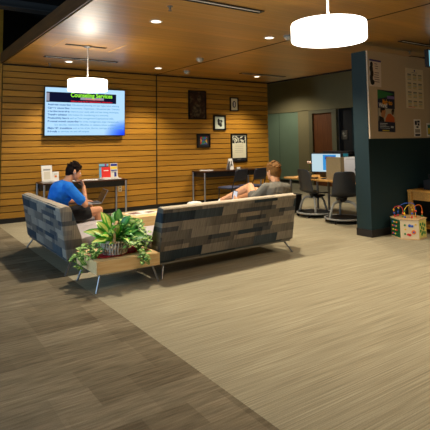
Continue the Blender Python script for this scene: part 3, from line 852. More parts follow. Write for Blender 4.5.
def hair(parent, C, F, mt, s=1.0, fringe=.0, bulk=1.0):
    R = F.to_3x3().to_4x4()
    def P(x, y, z): return V(C) + (F @ (V((x, y, z)) * s))
    m = MB()
    m.ball(P(0, -.014, .058), V((.081, .094, .072)) * s * bulk, 24, R)
    m.ball(P(0, -.046, .010), V((.080, .074, .088)) * s * bulk, 24, R)
    m.ball(P(0, -.062, -.042), V((.060, .046, .046)) * s, 20, R)
    m.ball(P(0, .040 + fringe, .088), V((.058, .045, .030)) * s, 16, R)
    for sx in (-1, 1):
        m.ball(P(sx * .071, .018, .030), V((.011, .028, .036)) * s, 12, R)
        m.ball(P(sx * .072, .010, -.004), V((.007, .008, .026)) * s, 12, R)
        m.ball(P(sx * .030, .086, .022), V((.018, .007, .005)) * s, 8, R)
    rr = random.Random(5)
    for k in range(70):
        a = rr.uniform(0, 2 * PI); e = rr.uniform(.0, 1.5)
        n = V((math.cos(a) * math.cos(e), math.sin(a) * math.cos(e), math.sin(e)))
        if n.y > .55 and n.z < .6: continue
        p = P(n.x * .076, -.014 + n.y * .088, .056 + n.z * .070)
        q = p + (F @ V((n.x * .012, n.y * .012 - .012, n.z * .014 + .002))) * s
        m.capsule(p, q, .013 * s, .006 * s)
    return organic(m, 'hair', mt, parent, .005, 2)
def hand(m, W, D, N, side, curl=.5, s=1.0, r=.0085, spread=.0):
    """W wrist, D pointing direction, N palm normal (fingers curl towards it), side=+1 thumb on D x N side"""
    W, D, N = V(W), V(D).normalized(), V(N)
    N = (N - D * N.dot(D)).normalized(); S = D.cross(N) * side
    c = W + D * .045 * s
    F = Matrix((S, D, N)).transposed().to_4x4()
    m.ball(c, V((.040, .050, .015)) * s, 16, F)
    for i, L in enumerate((.068, .078, .073, .056)):
        b = W + D * (.082 - .004 * abs(i - 1)) * s + S * (.030 - .020 * i) * s
        d = (D + S * (.12 - .08 * i + spread * (1.5 - i))).normalized(); p = b; ang = 0
        m.capsule(W + D * .05 * s + S * (.022 - .015 * i) * s, b, .010 * s, r * s * 1.05)
        for k, fr in enumerate((.45, .32, .23)):
            ang += curl * (.9, 1.1, .8)[k]
            q = p + (d * math.cos(ang) + N * math.sin(ang)) * L * fr * s
            m.capsule(p, q, r * s * (1 - .08 * k), r * s * (1 - .08 * (k + 1))); p = q
    b = W + D * .022 * s + S * .026 * s
    q = b + (S * .7 + D * .65 + N * .25).normalized() * .042 * s
    q2 = q + (D * .9 + S * .15 + N * .45 * curl * 2).normalized() * .032 * s
    m.capsule(b, q, .012 * s, .010 * s); m.capsule(q, q2, .010 * s, .0085 * s)
    return W + D * .09 * s

# --- person 1: blue shirt, sits on left sofa facing +x, chin on hand
P1 = empty('person', (1.955, 6.57, .395), 0, 'person in bright blue T-shirt sitting on the left sofa, chin on hand over a laptop', 'person')
T1 = Matrix.Translation((-2.0, -6.35, -.42))
def L1(p): return V(p) - V((2.0, 6.35, .42))
pel = L1((1.98, 6.36, .53)); wst = L1((1.95, 6.36, .68)); chs = L1((2.00, 6.36, .86)); nb = L1((2.08, 6.36, .985))
HC = L1((2.18, 6.36, 1.125)); F1 = frame_((1, -.10, -.34), (.3, 0, 1))
shL = L1((2.05, 6.53, .93)); shR = L1((2.05, 6.18, .93))       # R = nearer camera
hpR = L1((2.02, 6.26, .52)); hpL = L1((2.02, 6.46, .52))
knR = L1((2.46, 6.17, .60)); knL = L1((2.46, 6.55, .60))
anR = L1((2.48, 6.14, .12)); anL = L1((2.50, 6.58, .12))
elR = L1((2.25, 6.10, .70)); wrR = L1((2.275, 6.24, .925))      # arm bent up to chin
elL = L1((2.16, 6.60, .69)); wrL = L1((2.38, 6.46, .705))      # other hand on the laptop
m = MB()
head(m, HC, F1, nb)
m.capsule(pel + V((0, -.06, 0)), pel + V((0, .06, 0)), .125, .125)
m.capsule(pel, wst, .125, .122); m.capsule(wst, chs, .122, .13)
m.capsule(chs + V((0, -.06, .02)), chs + V((0, .06, .02)), .115, .115)
m.capsule(shR, shL, .062, .062); m.capsule(chs + V((.02, 0, .06)), nb, .09, .06)
for s_, e_, w_ in ((shR, elR, wrR), (shL, elL, wrL)):
    m.capsule(s_, e_, .052, .041); m.capsule(e_, w_, .041, .027)
for h_, k_, a_ in ((hpR, knR, anR), (hpL, knL, anL)):
    m.capsule(h_, k_, .088, .060); m.capsule(k_, a_, .058, .040)
    m.capsule(k_.lerp(a_, .12), k_.lerp(a_, .5), .060, .050)
hand(m, wrR, V((-.25, .35, 1)), V((-1, .1, .1)), -1, .75)
hand(m, wrL, V((1, -.25, -.1)), V((0, 0, -1)), 1, .25)
body1 = organic(m, 'body', SKIN, P1, .006, 3)
eyes(P1, HC, F1); hair(P1, HC, F1, mat('dark_brown_hair', (26, 16, 12), .85, noise=.3, nscale=80, spec=.15))
m = MB()
g = .017
m.capsule(pel + V((0, -.06, .02)), pel + V((0, .06, .02)), .125 + g, .125 + g)
m.capsule(pel + V((0, 0, .03)), wst, .128 + g, .125 + g); m.capsule(wst, chs, .125 + g, .135 + g)
m.capsule(chs + V((0, -.06, .02)), chs + V((0, .06, .02)), .115 + g, .115 + g)
m.capsule(wst + V((.04, -.05, -.05)), wst + V((.04, .05, -.05)), .12, .12)
m.capsule(shR, shL, .062 + g, .062 + g); m.capsule(chs + V((.0, 0, .06)), nb + V((-.012, 0, -.02)), .10, .068)
for s_, e_ in ((shR, elR), (shL, elL)):
    m.capsule(s_, s_.lerp(e_, .72), .056 + g, .053 + g)
for k in range(6):
    a = wst + V((-.02 + .03 * k, -.14, -.03 + .02 * k)); m.capsule(a, a + V((.07, -.0, .10)), .010, .006)
organic(m, 'blue_shirt', mat('blue_cotton', (10, 116, 220), .85, noise=.06, nscale=12, bump=.15), P1, .007, 3)
m = MB()
m.capsule(pel + V((0, -.06, -.01)), pel + V((0, .06, -.01)), .128 + .010, .128 + .010)
for h_, k_ in ((hpR, knR), (hpL, knL)):
    m.capsule(h_, h_.lerp(k_, .66), .100, .088)
organic(m, 'shorts', mat('black_shorts', (18, 17, 20), .9), P1, .008, 3)
for a_, k_ in ((anR, 1), (anL, -1)):
    m = MB(); m.capsule(a_ + V((-.03, 0, -.065)), a_ + V((.13, 0, -.075)), .045, .036); m.capsule(a_, a_ + V((0, 0, -.05)), .045, .045)
    organic(m, 'shoe', mat('shoe_grey', (70, 70, 74), .7), P1, .008, 2)
m = MB(); c = HC + F1 @ V((.086, .0, -.012)); m.ball(c, .007, 10); m.cyl(c, c + V((0, -.002, -.018)), .003, .0025, 8); m.build('earbud', WHITE, P1, 'all')
# laptop
lp = empty('laptop', (2.38, 6.56, .655), math.radians(-97), 'open silver laptop on the lap of the person in blue', 'laptop')
m = MB(); m.box((-.14, -.10, 0), (.14, .10, .014), bev=.003); m.build('base', mat('laptop_silver', (176, 178, 184), .35, .6), lp)
MB().box((-.125, -.02, .0141), (.125, .085, .0155)).build('keyboard', BLACK, lp)
M = Matrix.Translation((0, .10, .012)) @ Matrix.Rotation(math.radians(-28), 4, 'X')
l2 = MB().box((-.14, 0, 0), (.14, .008, .195), M=M, bev=.002).build('lid', mat('laptop_silver2', (150, 152, 160), .35, .6), lp)
MB().box((-.13, -.0016, .012), (.13, -.0002, .185), M=M).build('display', mat('laptop_display', (30, 32, 40), .15), l2)

# --- person 2: grey shirt, seen from behind, reclining on right sofa
O2 = V((4.30, 5.15, .42))
P2 = empty('person', O2, 0, 'person in dark grey T-shirt seen from behind, lounging on the right sofa with a phone', 'person')
def L2(p): return V(p) - O2
pel = L2((4.36, 5.22, .545)); wst = L2((4.40, 5.12, .64)); chs = L2((4.44, 5.05, .80)); nb = L2((4.455, 5.08, .93))
HC = L2((4.475, 5.15, 1.055)); F2 = frame_((-.05, 1, -.04), (0, 0, 1))
ax = V((.93, -.10, 0)).normalized()
shL = L2((4.285, 5.09, .845)); shR = L2((4.605, 5.03, .825))
hpL = L2((4.28, 5.24, .53)); hpR = L2((4.46, 5.24, .53))
knL = L2((4.415, 5.60, .82)); anL = L2((4.16, 5.98, .60))
knR = L2((4.58, 5.66, .74)); anR = L2((4.42, 6.02, .586))
elL = L2((4.14, 5.22, .66)); wrL = L2((4.055, 5.42, .655))
elR = L2((4.74, 5.12, .60)); wrR = L2((4.60, 5.36, .62))
m = MB()
head(m, HC, F2, nb, 1.05)
m.capsule(pel + ax * -.06, pel + ax * .06, .12, .12)
m.capsule(pel, wst, .12, .12); m.capsule(wst, chs, .12, .125)
m.capsule(chs - ax * .06, chs + ax * .06, .11, .11)
m.capsule(shR, shL, .058, .058); m.capsule(chs + V((0, 0, .05)), nb, .085, .058)
for s_, e_, w_ in ((shR, elR, wrR), (shL, elL, wrL)):
    m.capsule(s_, e_, .052, .041); m.capsule(e_, w_, .041, .027)
for h_, k_, a_ in ((hpR, knR, anR), (hpL, knL, anL)):
    m.capsule(h_, k_, .086, .060); m.capsule(k_, a_, .056, .038)
    m.capsule(k_.lerp(a_, .12), k_.lerp(a_, .5), .060, .050)
hand(m, wrL, V((-.3, .6, .45)), V((.7, .5, .2)), 1, .55)
hand(m, wrR, V((-.8, .5, .0)), V((0, 0, -1)), 1, .35)
organic(m, 'body', SKIN2, P2, .006, 3)
eyes(P2, HC, F2); hair(P2, HC, F2, mat('brown_hair', (122, 84, 38), .75, noise=.35, nscale=70, spec=.25), 1.08)
m = MB(); g = .016
m.capsule(pel - ax * .06, pel + ax * .06, .12 + g, .12 + g)
m.capsule(pel, wst, .12 + g, .12 + g); m.capsule(wst, chs, .12 + g, .128 + g)
m.capsule(chs - ax * .06, chs + ax * .06, .11 + g, .11 + g)
m.capsule(shR, shL, .058 + g, .058 + g); m.capsule(chs + V((0, 0, .04)), nb + V((0, 0, -.02)), .092, .066)
for s_, e_ in ((shR, elR), (shL, elL)): m.capsule(s_, s_.lerp(e_, .7), .056 + g, .056 + g)
organic(m, 'grey_shirt', mat('grey_cotton', (112, 109, 98), .9, noise=.1, nscale=14, bump=.15), P2, .007, 3)
m = MB(); m.capsule(pel - ax * .06, pel + ax * .06, .128, .128)
for h_, k_ in ((hpR, knR), (hpL, knL)): m.capsule(h_, h_.lerp(k_, .60), .098, .084)
organic(m, 'shorts', mat('khaki_shorts', (96, 92, 84), .9), P2, .008, 3)
for a_ in (anL, anR):
    m = MB(); d = V((-.35, .6, 0)).normalized()
    m.capsule(a_, a_ + V((0, .0, -.055)) + d * .01, .040, .038); m.capsule(a_ + V((0, 0, -.055)), a_ + d * .16 + V((0, 0, -.045)), .036, .028)
    organic(m, 'sock', mat('white_sock', (226, 224, 216), .9), P2, .006, 2)
ph = empty('smartphone', (4.045, 5.475, .735), math.radians(-20), 'white lit smartphone in a dark case held by the lounging person', 'phone')
M = Matrix.Rotation(math.radians(-12), 4, 'X') @ Matrix.Rotation(math.radians(14), 4, 'Y')
MB().box((-.036, -.004, -.066), (.034, .004, .066), M=M, bev=.002).build('case', BLACK, ph)
MB().box((-.024, -.0055, -.060), (.032, -.0042, .056), M=M).build('display', emit('phone_glow', (232, 232, 238), .9), ph)

# ------------------------------------------------------------------ stacking chairs at right console
def stack_chair(loc, rz, label):
    t = empty('stacking_chair', loc, rz, label, 'chair', 'navy stacking chairs at the right console')
    m = MB(); m.box((-.22, -.21, .435), (.22, .22, .465), bev=.012); m.build('seat', NAVYF, t, True)
    # curved backrest
    b = bmesh.new(); n = 12; rows = []
    for j, z in enumerate((.60, .66, .74, .82, .86)):
        rows.append([b.verts.new((x * (.21 - (.015 if j in (0, 4) else 0)), -.25 - .06 * (z - .6) / .26 - .03 * (1 - x * x), z)) for x in [-1 + 2 * i / n for i in range(n + 1)]])
    for A, B in zip(rows, rows[1:]):
        for i in range(n): b.faces.new((A[i], A[i + 1], B[i + 1], B[i]))
    m = MB(); m._add(b); o = m.build('backrest', NAVY, t, 'all'); sd = o.modifiers.new('s', 'SOLIDIFY'); sd.thickness = .022; sd.offset = 0
    for sx in (-1, 1):
        MB().tube([(sx * .23, .20, 0), (sx * .21, .17, .43)], .011).build('leg', BLACK, t, True)
        MB().tube([(sx * .235, -.26, 0), (sx * .215, -.20, .44), (sx * .205, -.25, .60), (sx * .20, -.30, .80)], .011).build('leg', BLACK, t, True)
    m = MB(); m.tube([(-.21, .17, .43), (.21, .17, .43)], .01); m.tube([(-.21, -.19, .43), (.21, -.19, .43)], .01)
    m.tube([(-.21, .17, .43), (-.21, -.19, .43)], .01); m.tube([(.21, .17, .43), (.21, -.19, .43)], .01); m.build('seat_frame', BLACK, t, True)
    return t
stack_chair((6.44, 8.84, 0), math.radians(14), 'navy stacking chair at the right console, its blue seat seen in full')
stack_chair((7.06, 8.90, 0), math.radians(10), 'navy stacking chair nearest the wall end, closest to the lounging head')

# ------------------------------------------------------------------ desk area
dk = empty('computer_desk', (7.4, 6.3, 0), 0, 'light wood computer desk with steel legs behind the partition', 'desk')
MB().box((-.5, -1.18, .69), (.45, 1.30, .722), bev=.003).build('desktop', W_OAK if False else wood_mat('desk_maple', (196, 146, 74), (216, 166, 92), grain=(12, 1, 12), rough=.4), dk)
for x, y in ((-.40, 1.20), (.38, 1.20), (.38, .88), (-.40, -1.1), (.38, -1.1)):
    MB().cyl((x, y, 0), (x, y, .69), .025, seg=16).build('leg', GREYM, dk, True)
mo = empty('computer_monitor', (7.15, 6.64, .7225), math.radians(-64), 'flat computer monitor with a lit white and blue page on the desk', 'monitor')
MB().box((-.30, -.015, .125), (.30, .02, .50), bev=.004).build('casing', BLACK, mo)
sc1 = MB().box((-.285, -.018, .14), (.285, -.0155, .486)).build('screen', emit('monitor_page', (196, 222, 232), .95), mo)
MB().box((-.06, -.020, .17), (.20, -.0185, .47)).build('page_column', emit('page_blue', (60, 150, 215), .95), sc1)
MB().box((.0, -.0215, .18), (.15, -.0205, .38)).build('page_sheet', emit('page_pale', (210, 226, 235), .95), sc1)
MB().box((-.02, -.0225, .38), (.18, -.0215, .44)).build('page_banner', emit('page_navy', (30, 60, 170), .95), sc1)
MB().box((.04, -.0225, .29), (.12, -.0218, .36)).build('page_picture', emit('page_green', (90, 140, 90), .9), sc1)
MB().cyl((0, .01, .01), (0, .01, .15), .022).build('stand', BLACK, mo, True)
MB().lathe([(0, 0), (.11, 0), (.10, .012), (0, .016)], seg=28).build('foot', BLACK, mo, True)
kb = empty('keyboard', (6.97, 6.97, .7225), math.radians(-64), 'black keyboard on the desk in front of the lit monitor', 'keyboard')
MB().box((-.2, -.07, 0), (.2, .07, .018), bev=.004).build('case', BLACK, kb)
m = MB()
for i in range(14):
    for j in range(5): m.box((-.19 + i * .0272, -.06 + j * .024, .018), (-.19 + i * .0272 + .022, -.06 + j * .024 + .02, .024))
m.build('keys', mat('key_grey', (34, 34, 38), .5), kb)
fl = empty('flower_vase', (7.16, 7.10, .7225), 0, 'small glass vase with one pale flower left of the monitor', 'vase')
MB().lathe([(0, 0), (.032, 0), (.036, .05), (.02, .1), (.024, .13), (.02, .13), (.016, .1), (.03, .05), (.026, .006), (0, .006)], seg=20).build('vase', mat('vase_glass', (160, 165, 160), .1, trans=.7), fl, 'all')
MB().tube([(0, 0, .02), (.004, 0, .2), (0, 0, .27)], .003).build('stem', IV, fl)
m = MB()
for k in range(9):
    a = 2 * PI * k / 9; m.ball((.03 * math.cos(a), .03 * math.sin(a), .30 + .012 * (k % 2)), (.03, .03, .016), 10, Matrix.Rotation(a, 4, 'Z') @ Matrix.Rotation(-.5, 4, 'Y'))
m.ball((0, 0, .31), .022, 10)
m.build('petals', mat('petal_pale', (232, 206, 190), .7), fl, 'all')
# privacy box + white unit + dark unit behind
bx = empty('study_divider', (7.0, 6.32, .7225), math.radians(0), 'beige cardboard coloured divider box on the desk, right of the monitor', 'divider')
m = MB(); m.box((-.02, -.19, 0), (.0, .17, .43)); m.box((0, .15, 0), (.10, .17, .43)); m.box((0, -.19, 0), (.10, -.17, .43)); m.build('panels', mat('divider_beige', (160, 142, 104), .8, noise=.05, nscale=30), bx)
m = MB(); m.box((-.024, -.194, .43), (.0, .174, .436)); m.box((0, .146, .43), (.10, .174, .436)); m.box((0, -.194, .43), (.10, -.166, .436)); m.build('edge_trim', mat('divider_edge', (190, 174, 132), .8), bx)
wb = empty('white_computer_tower', (7.2, 5.83, .7225), 0, 'pale grey computer tower with round mark, half hidden by the partition', 'computer')
MB().box((-.22, -.2, 0), (.22, .22, .44), bev=.012).build('case', mat('tower_white', (202, 202, 204), .4), wb, True)
m = MB(); m.lathe([(0, 0), (.038, 0), (.034, .004), (0, .004)], seg=24); o = m.build('badge', mat('badge_grey', (90, 92, 96), .3, .5), wb, True); o.location = (-.222, -.06, .22); o.rotation_euler = (0, -PI / 2, 0)
MB().box((-.223, -.15, .40), (-.2205, .17, .404)).build('seam', inkg, wb)
pr_ = empty('desk_printer', (7.62, 6.72, .7225), 0, 'dark printer behind the monitor with a small teal panel', 'printer')
MB().box((-.2, -.42, 0), (.2, .36, .50), bev=.02).build('case', BLACK, pr_, True)
MB().box((-.16, -.36, .50), (.16, .30, .53), bev=.008).build('lid', mat('printer_lid', (28, 28, 32), .4), pr_, True)
MB().box((-.206, -.40, .43), (-.201, -.28, .49)).build('control_panel', emit('panel_teal', (50, 130, 140), .5), pr_)
tb = empty('waste_bin', (7.02, 7.50, 0), 0, 'black square waste bin on the floor under the end of the desk', 'bin')
m = MB()
m.prism([(-.14, 0), (.14, 0), (.16, .36), (-.16, .36)], -.13, .13, 'x', bev=.01); m.build('body', mat('bin_black', (12, 12, 13), .5), tb, True)
m = MB(); m.tube([(-.135, -.165, .36), (.135, -.165, .36), (.135, .165, .36), (-.135, .165, .36)], .009, closed=True); m.build('rim', BLACK, tb, True)

def node_chair(loc, rz, label):
    t = empty('swivel_study_chair', loc, rz, label, 'chair', 'charcoal swivel study chairs at the desk')
    b = bmesh.new(); n = 16
    prof = [(.24, .425, .17), (.20, .452, .205), (.10, .455, .225), (-.02, .448, .232), (-.12, .452, .232), (-.185, .49, .228), (-.215, .55, .220), (-.232, .64, .212), (-.25, .74, .205), (-.272, .84, .198), (-.290, .90, .185), (-.298, .925, .155)]
    rows = []
    for (y, z, w) in prof:
        back = z > .5
        row = []
        for i in range(n + 1):
            x = -1 + 2 * i / n
            if back: row.append(b.verts.new((x * w, y + .055 * x * x, z - .012 * x ** 4)))
            else: row.append(b.verts.new((x * w, y, z + .022 * x * x)))
        rows.append(row)
    for A, B in zip(rows, rows[1:]):
        for i in range(n): b.faces.new((A[i], A[i + 1], B[i + 1], B[i]))
    m = MB(); m._add(b); o = m.build('seat_shell', CHAIRS, t, 'all')
    sd = o.modifiers.new('s', 'SOLIDIFY'); sd.thickness = .016; sd.offset = 0
    sb = o.modifiers.new('b', 'SUBSURF'); sb.levels = 1; sb.render_levels = 1
    m = MB(); m.cyl((0, 0, .36), (0, 0, .44), .055, .09, 20); m.build('swivel_hub', BLACK, t, True)
    for k in range(3):
        a = 2 * PI * k / 3 + PI / 2
        c, s = math.cos(a), math.sin(a)
        MB().tube([(c * .03, s * .03, .365), (c * .12, s * .12, .37), (c * .20, s * .20, .345), (c * .25, s * .25, .27), (c * .285, s * .285, .16), (c * .31, s * .31, .085)], [.024, .024, .023, .022, .021, .02], 10).build('arched_leg', CHAIRG, t, 'all')
    MB().tube([(.325 * math.cos(a), .325 * math.sin(a), .078) for a in [2 * PI * q / 48 for q in range(48)]], .017, 8, closed=True).build('base_ring', CHAIRG, t, 'all')
    MB().lathe([(0, .07), (.30, .07), (.31, .085), (.29, .082), (0, .08)], seg=40).build('storage_tray', BLACK, t, True)
    for k in range(5):
        a = 2 * PI * k / 5 + .3
        c, s = math.cos(a) * .31, math.sin(a) * .31
        w_ = MB().cyl((c - .012, s, .028), (c + .012, s, .028), .028, seg=18)
        w_.cyl((c, s, .03), (c, s, .07), .008, seg=8)
        w_.build('caster', BLACK, t, True)
    m = MB(); m.prism([(.02, .0), (.22, .04), (.22, .06), (.02, .06)], -.08, .08, 'x', M=Matrix.Translation((0, 0, .35))); m.build('seat_bracket', BLACK, t)
    return t
node_chair((6.98, 6.84, 0), math.radians(-100), 'charcoal swivel chair on grey ring base seen in profile, beside the sofa end')
node_chair((6.88, 6.02, 0), math.radians(-38), 'charcoal swivel chair on grey ring base seen from behind, next to the teal partition')

# ------------------------------------------------------------------ posted papers
PYB = PY0 - .0305
def poster(name, x0, x1, z0, z1, label, cat='poster', mt=PAPER, rot=0):
    t = empty(name, ((x0 + x1) / 2, PYB, (z0 + z1) / 2), 0, label, cat)
    w, h = (x1 - x0) / 2, (z1 - z0) / 2
    MB().box((-w, -.0025, -h), (w, 0, h)).build('sheet', mt, t)
    t.rotation_euler = (0, rot, 0)
    return t, w, h
t, w, h = poster('leaflet_poster', 6.175, 6.46, 2.31, 2.735, 'pale narrow flyer with black figure at upper left of the bulletin board', mt=mat('flyer_pale', (222, 208, 196), .7), rot=.035)
MB().box((-w, -.0034, h - .028), (w, -.0025, h)).build('top_band', mat('violet_band', (70, 60, 120), .7), t)
blob([(-.095, .13, .035, .045), (-.10, .06, .042, .06), (-.085, -.01, .04, .07), (-.10, -.09, .038, .07), (-.075, -.15, .05, .045)], -.0036, inkk, t, 'figure')
m = MB()
for k, (a, b) in enumerate(((-.02, .05), (-.01, .07), (.0, .06), (-.02, .09), (-.03, .08), (-.03, .09), (-.02, .10), (-.03, .10))):
    m.box((a, -.0032, .14 - k * .036 - (.03 if k > 2 else 0)), (b, -.0026, .154 - k * .036 - (.03 if k > 2 else 0)))
m.build('print', mat('print_mauve', (140, 118, 116), .8), t)
t, w, h = poster('photo_poster', 6.345, 6.775, 1.60, 2.26, 'colourful poster with a face and orange shirt, green and navy header', mt=mat('poster_navy', (26, 34, 60), .6), rot=.03)
MB().prism([(-w, h), (w * .95, h - .045), (-w * .1, h - .11), (-w, h - .15)], -.0036, -.0025, 'y').build('green_corner', mat('poster_green', (46, 120, 62), .6), t)
MB().box((.02, -.0042, h - .13), (w - .01, -.0036, h - .085)).build('violet_strip', mat('strip_violet', (128, 110, 170), .6), t)
text('Made', (-.10, -.004, .105), .115, mat('poster_orange_ink', (240, 160, 40), .6), t, .13, name='title_word', bold=.004)
text('to', (.055, -.004, .105), .10, bpy.data.materials['poster_orange_ink'], t, .10, name='title_word', bold=.004)
text('Work!', (-.19, -.004, .055), .10, WHITE, t, .21, name='title_word', bold=.003)
MB().box((-w + .01, -.0036, -.17), (w - .006, -.0025, .04)).build('photo_ground', mat('photo_grey', (180, 172, 150), .6), t)
blob([(-.085, -.01, .062, .062), (-.09, -.055, .05, .06)], -.0038, mat('photo_skin', (176, 120, 80), .6), t, 'face')
blob([(-.10, .028, .06, .026), (-.14, -.0, .02, .035)], -.0045, inkk, t, 'dark_hair')
m = MB(); m.prism([(-.04, -.17), (.2, -.17), (.2, -.10), (.10, -.035), (.03, -.045), (-.03, -.12)], -.0042, -.0036, 'y'); m.build('orange_shirt', mat('photo_orange', (190, 90, 36), .6), t)
m = MB(); m.prism([(-.2, -.17), (-.06, -.17), (-.08, -.11), (-.19, -.08)], -.0044, -.0036, 'y'); m.build('dark_sleeve', inkk, t)
blob([(.155, -.01, .035, .045)], -.0038, mat('photo_skin_dark', (80, 52, 36), .6), t, 'second_face'); blob([(.165, .018, .03, .025)], -.0046, inkk, t, 'second_hair')
m = MB()
for k, (a, b) in enumerate(((-.17, .02), (-.17, -.02), (-.17, .06), (-.17, .08))): m.box((a, -.0034, -.205 - k * .024), (b, -.0026, -.196 - k * .024))
m.box((.10, -.0034, -.265), (.17, -.0026, -.235)); m.build('small_print', mat('pale_ink', (180, 190, 196), .7), t)
MB().box((-.11, -.0034, -.318), (.06, -.0026, -.302)).build('gold_line', inky, t)
t, w, h = poster('wall_calendar', 7.10, 7.60, 1.99, 2.665, 'large pale year calendar of twelve small month grids on the bulletin board', 'calendar', mat('calendar_cream', (222, 208, 178), .7), rot=.02)
cg, cy_, ct_ = mat('cal_grey', (110, 110, 112), .8), mat('cal_ochre', (190, 168, 96), .8), mat('cal_teal', (130, 150, 140), .8)
for r in range(4):
    for c in range(3):
        cx = -.15 + c * .15; cz = .19 - r * .15
        m = MB(); m.box((cx - .055, -.0030, cz - .055), (cx + .055, -.0026, cz + .056), mi=3)
        m.box((cx - .05, -.0036, cz + .035), (cx + .05, -.0028, cz + .052))
        for q in range(4):
            m.box((cx - .05, -.0036, cz + .018 - q * .022), (cx + .05, -.0028, cz + .028 - q * .022), mi=1 if (r + c + q) % 3 else 2)
        m.build('month_grid', [cg, cy_, ct_, bpy.data.materials['calendar_cream']], t)
blob([(0, .305, .018, .018)], -.0034, inkb, t, 'crest')
MB().box((-.08, -.0033, .265), (.08, -.0026, .275)).build('title_line', inkg, t)
m = MB(); m.box((-.2, -.0033, -.32), (-.02, -.0026, -.312)); m.build('footer_line', inkr, t)
t, w, h = poster('notice_card', 7.275, 7.47, 1.52, 1.81, 'small white notice with dark blocks below the year calendar')
for q in (((-.07, .05), (-.01, .12)), ((.0, .09), (.07, .125)), ((.01, .04), (.06, .08)), ((-.03, .0), (.03, .03)), ((-.07, -.135), (.07, -.10))):
    MB().box((q[0][0], -.0034, q[0][1]), (q[1][0], -.0026, q[1][1])).build('dark_block', mat('slate_ink', (44, 54, 74), .8), t)
MB().box((-.07, -.0034, -.08), (.07, -.0026, -.02)).build('grey_block', inkg, t)
t, w, h = poster('notice_card', 7.64, 7.95, 1.52, 1.75, 'green and yellow card at the right picture edge on the bulletin board')
MB().box((-w + .025, -.0034, -h + .03), (w - .02, -.0026, h - .03)).build('picture', mat('card_green', (40, 110, 90), .7), t)
m = MB(); m.box((-.12, -.0042, -.07), (-.05, -.0035, .03)); m.box((-.03, -.0042, -.07), (.05, -.0035, -.02)); m.build('yellow_shapes', inky, t)

# sign in the recess behind desk
t = empty('small_wall_sign', (XW + .115, 10.09, 1.62), 0, 'small grey picture sign on the dark panel beyond the monitor', 'sign')
MB().box((-.012, -.12, -.14), (0, .12, .14)).build('plate', mat('sign_grey', (96, 88, 76), .6), t)
m = MB(); m.ball((-.013, .03, .04), (.002, .05, .035), 12); m.ball((-.013, -.02, -.03), (.002, .06, .02), 12); m.build('pictogram', mat('sign_pale', (176, 166, 146), .6), t, 'all')

# hanging display at right edge
t = empty('hanging_display', (6.84, 4.2, 2.595), 0, 'pale blue lit hanging panel cut off by the right picture edge', 'hanging sign')
MB().box((0, 0, -.01), (.62, .06, .265)).build('casing', BLACK, t)
MB().box((.02, -.003, 0), (.6, -.0005, .25)).build('face', emit('sign_blue', (130, 190, 205), .9), t)
for x in (.12, .5): MB().cyl((x, .03, .265), (x, .03, ZC - 2.595), .008, seg=8).build('hanger', BLACK, t)

# ------------------------------------------------------------------ activity cube
ac = empty('activity_cube', (6.62, 4.52, 0), math.radians(-44), 'wooden activity cube with bead maze on top, on the floor by the dark partition', 'toy')
def hexa(r, z0, z1, rot=0):
    return [(r * math.cos(PI / 3 * k + rot), r * math.sin(PI / 3 * k + rot)) for k in range(6)]
HR = .25
HROT = math.radians(-8)
m = MB(); m.prism(hexa(HR, 0, 0, HROT), .01, .285, 'z', bev=.004); m.build('body', mat('toy_birch', (226, 206, 168), .5), ac)
m = MB(); m.prism(hexa(HR + .012, 0, 0, HROT), .285, .30, 'z', bev=.003); m.build('lid', mat('toy_lid', (214, 176, 122), .5), ac)
m = MB(); m.prism(hexa(HR + .006, 0, 0, HROT), .0, .0095, 'z'); m.build('bottom_plate', bpy.data.materials['toy_lid'], ac)
ap = HR * math.cos(PI / 6)
def face_m(k):
    a = HROT + PI / 3 * k + PI / 6
    return Matrix.Rotation(a + PI / 2, 4, 'Z') @ Matrix.Translation((0, -ap, 0))
tg = mat('toy_green', (30, 130, 56), .5); tr = mat('toy_red', (214, 42, 40), .5); tbm = mat('toy_blue', (36, 90, 190), .5); ty = mat('toy_yellow', (236, 190, 40), .5); to = mat('toy_orange', (236, 120, 40), .5)
TOYC = [tr, tbm, ty, tg, to]
def disc_on(M, x, z, r, mt, name, y=-.006):
    m = MB(); m.cyl(M @ V((x, 0, z)), M @ V((x, y, z)), r, seg=16); return m.build(name, mt, ac, True)
# faces: left (dark green abacus), front (birch with shapes), right (green vine)
ML, MF, MR = face_m(3), face_m(4), face_m(5)
m = MB(); m.box((-.115, -.004, .02), (.115, 0, .275), M=ML); m.build('green_panel', mat('toy_darkgreen', (20, 84, 44), .5), ac)
for r_ in range(4):
    z = .06 + r_ * .058
    m = MB(); m.cyl(ML @ V((-.085, -.012, z)), ML @ V((.085, -.012, z)), .003, seg=6); m.build('rail', BLACK, ac)
    for q in range(4):
        m = MB(); m.ball(ML @ V((-.06 + q * .032 + .01 * (r_ % 2), -.012, z)), .013, 10); m.build('bead', TOYC[(r_ * 2 + q) % 5], ac, 'all')
for x, z, r_, cm in ((-.0, .165, .017, tbm), (.03, .16, .014, tbm), (.045, .09, .026, to), (.0, .055, .017, tr), (-.02, .06, .013, tr), (-.055, .17, .012, tg), (-.05, .12, .011, ty), (-.055, .065, .012, tg), (.07, .18, .011, ty)):
    disc_on(MF, x * 1.2, z * 1.22, r_ * 1.2, cm, 'shape')
disc_on(MF, .054, .11, .013, tbm, 'gear_hub', -.009)
m = MB(); m.box((-.115, -.003, .02), (.115, 0, .275), M=MR); m.build('yellow_panel', mat('toy_paleyellow', (226, 214, 120), .5), ac)
for x, z in ((-.06, .18), (-.03, .14), (-.06, .10), (-.03, .06), (.0, .18), (.02, .12), (.0, .08), (.05, .16), (.05, .07)):
    disc_on(MR, x * 1.2, z * 1.22, .024, tg, 'leaf_shape')
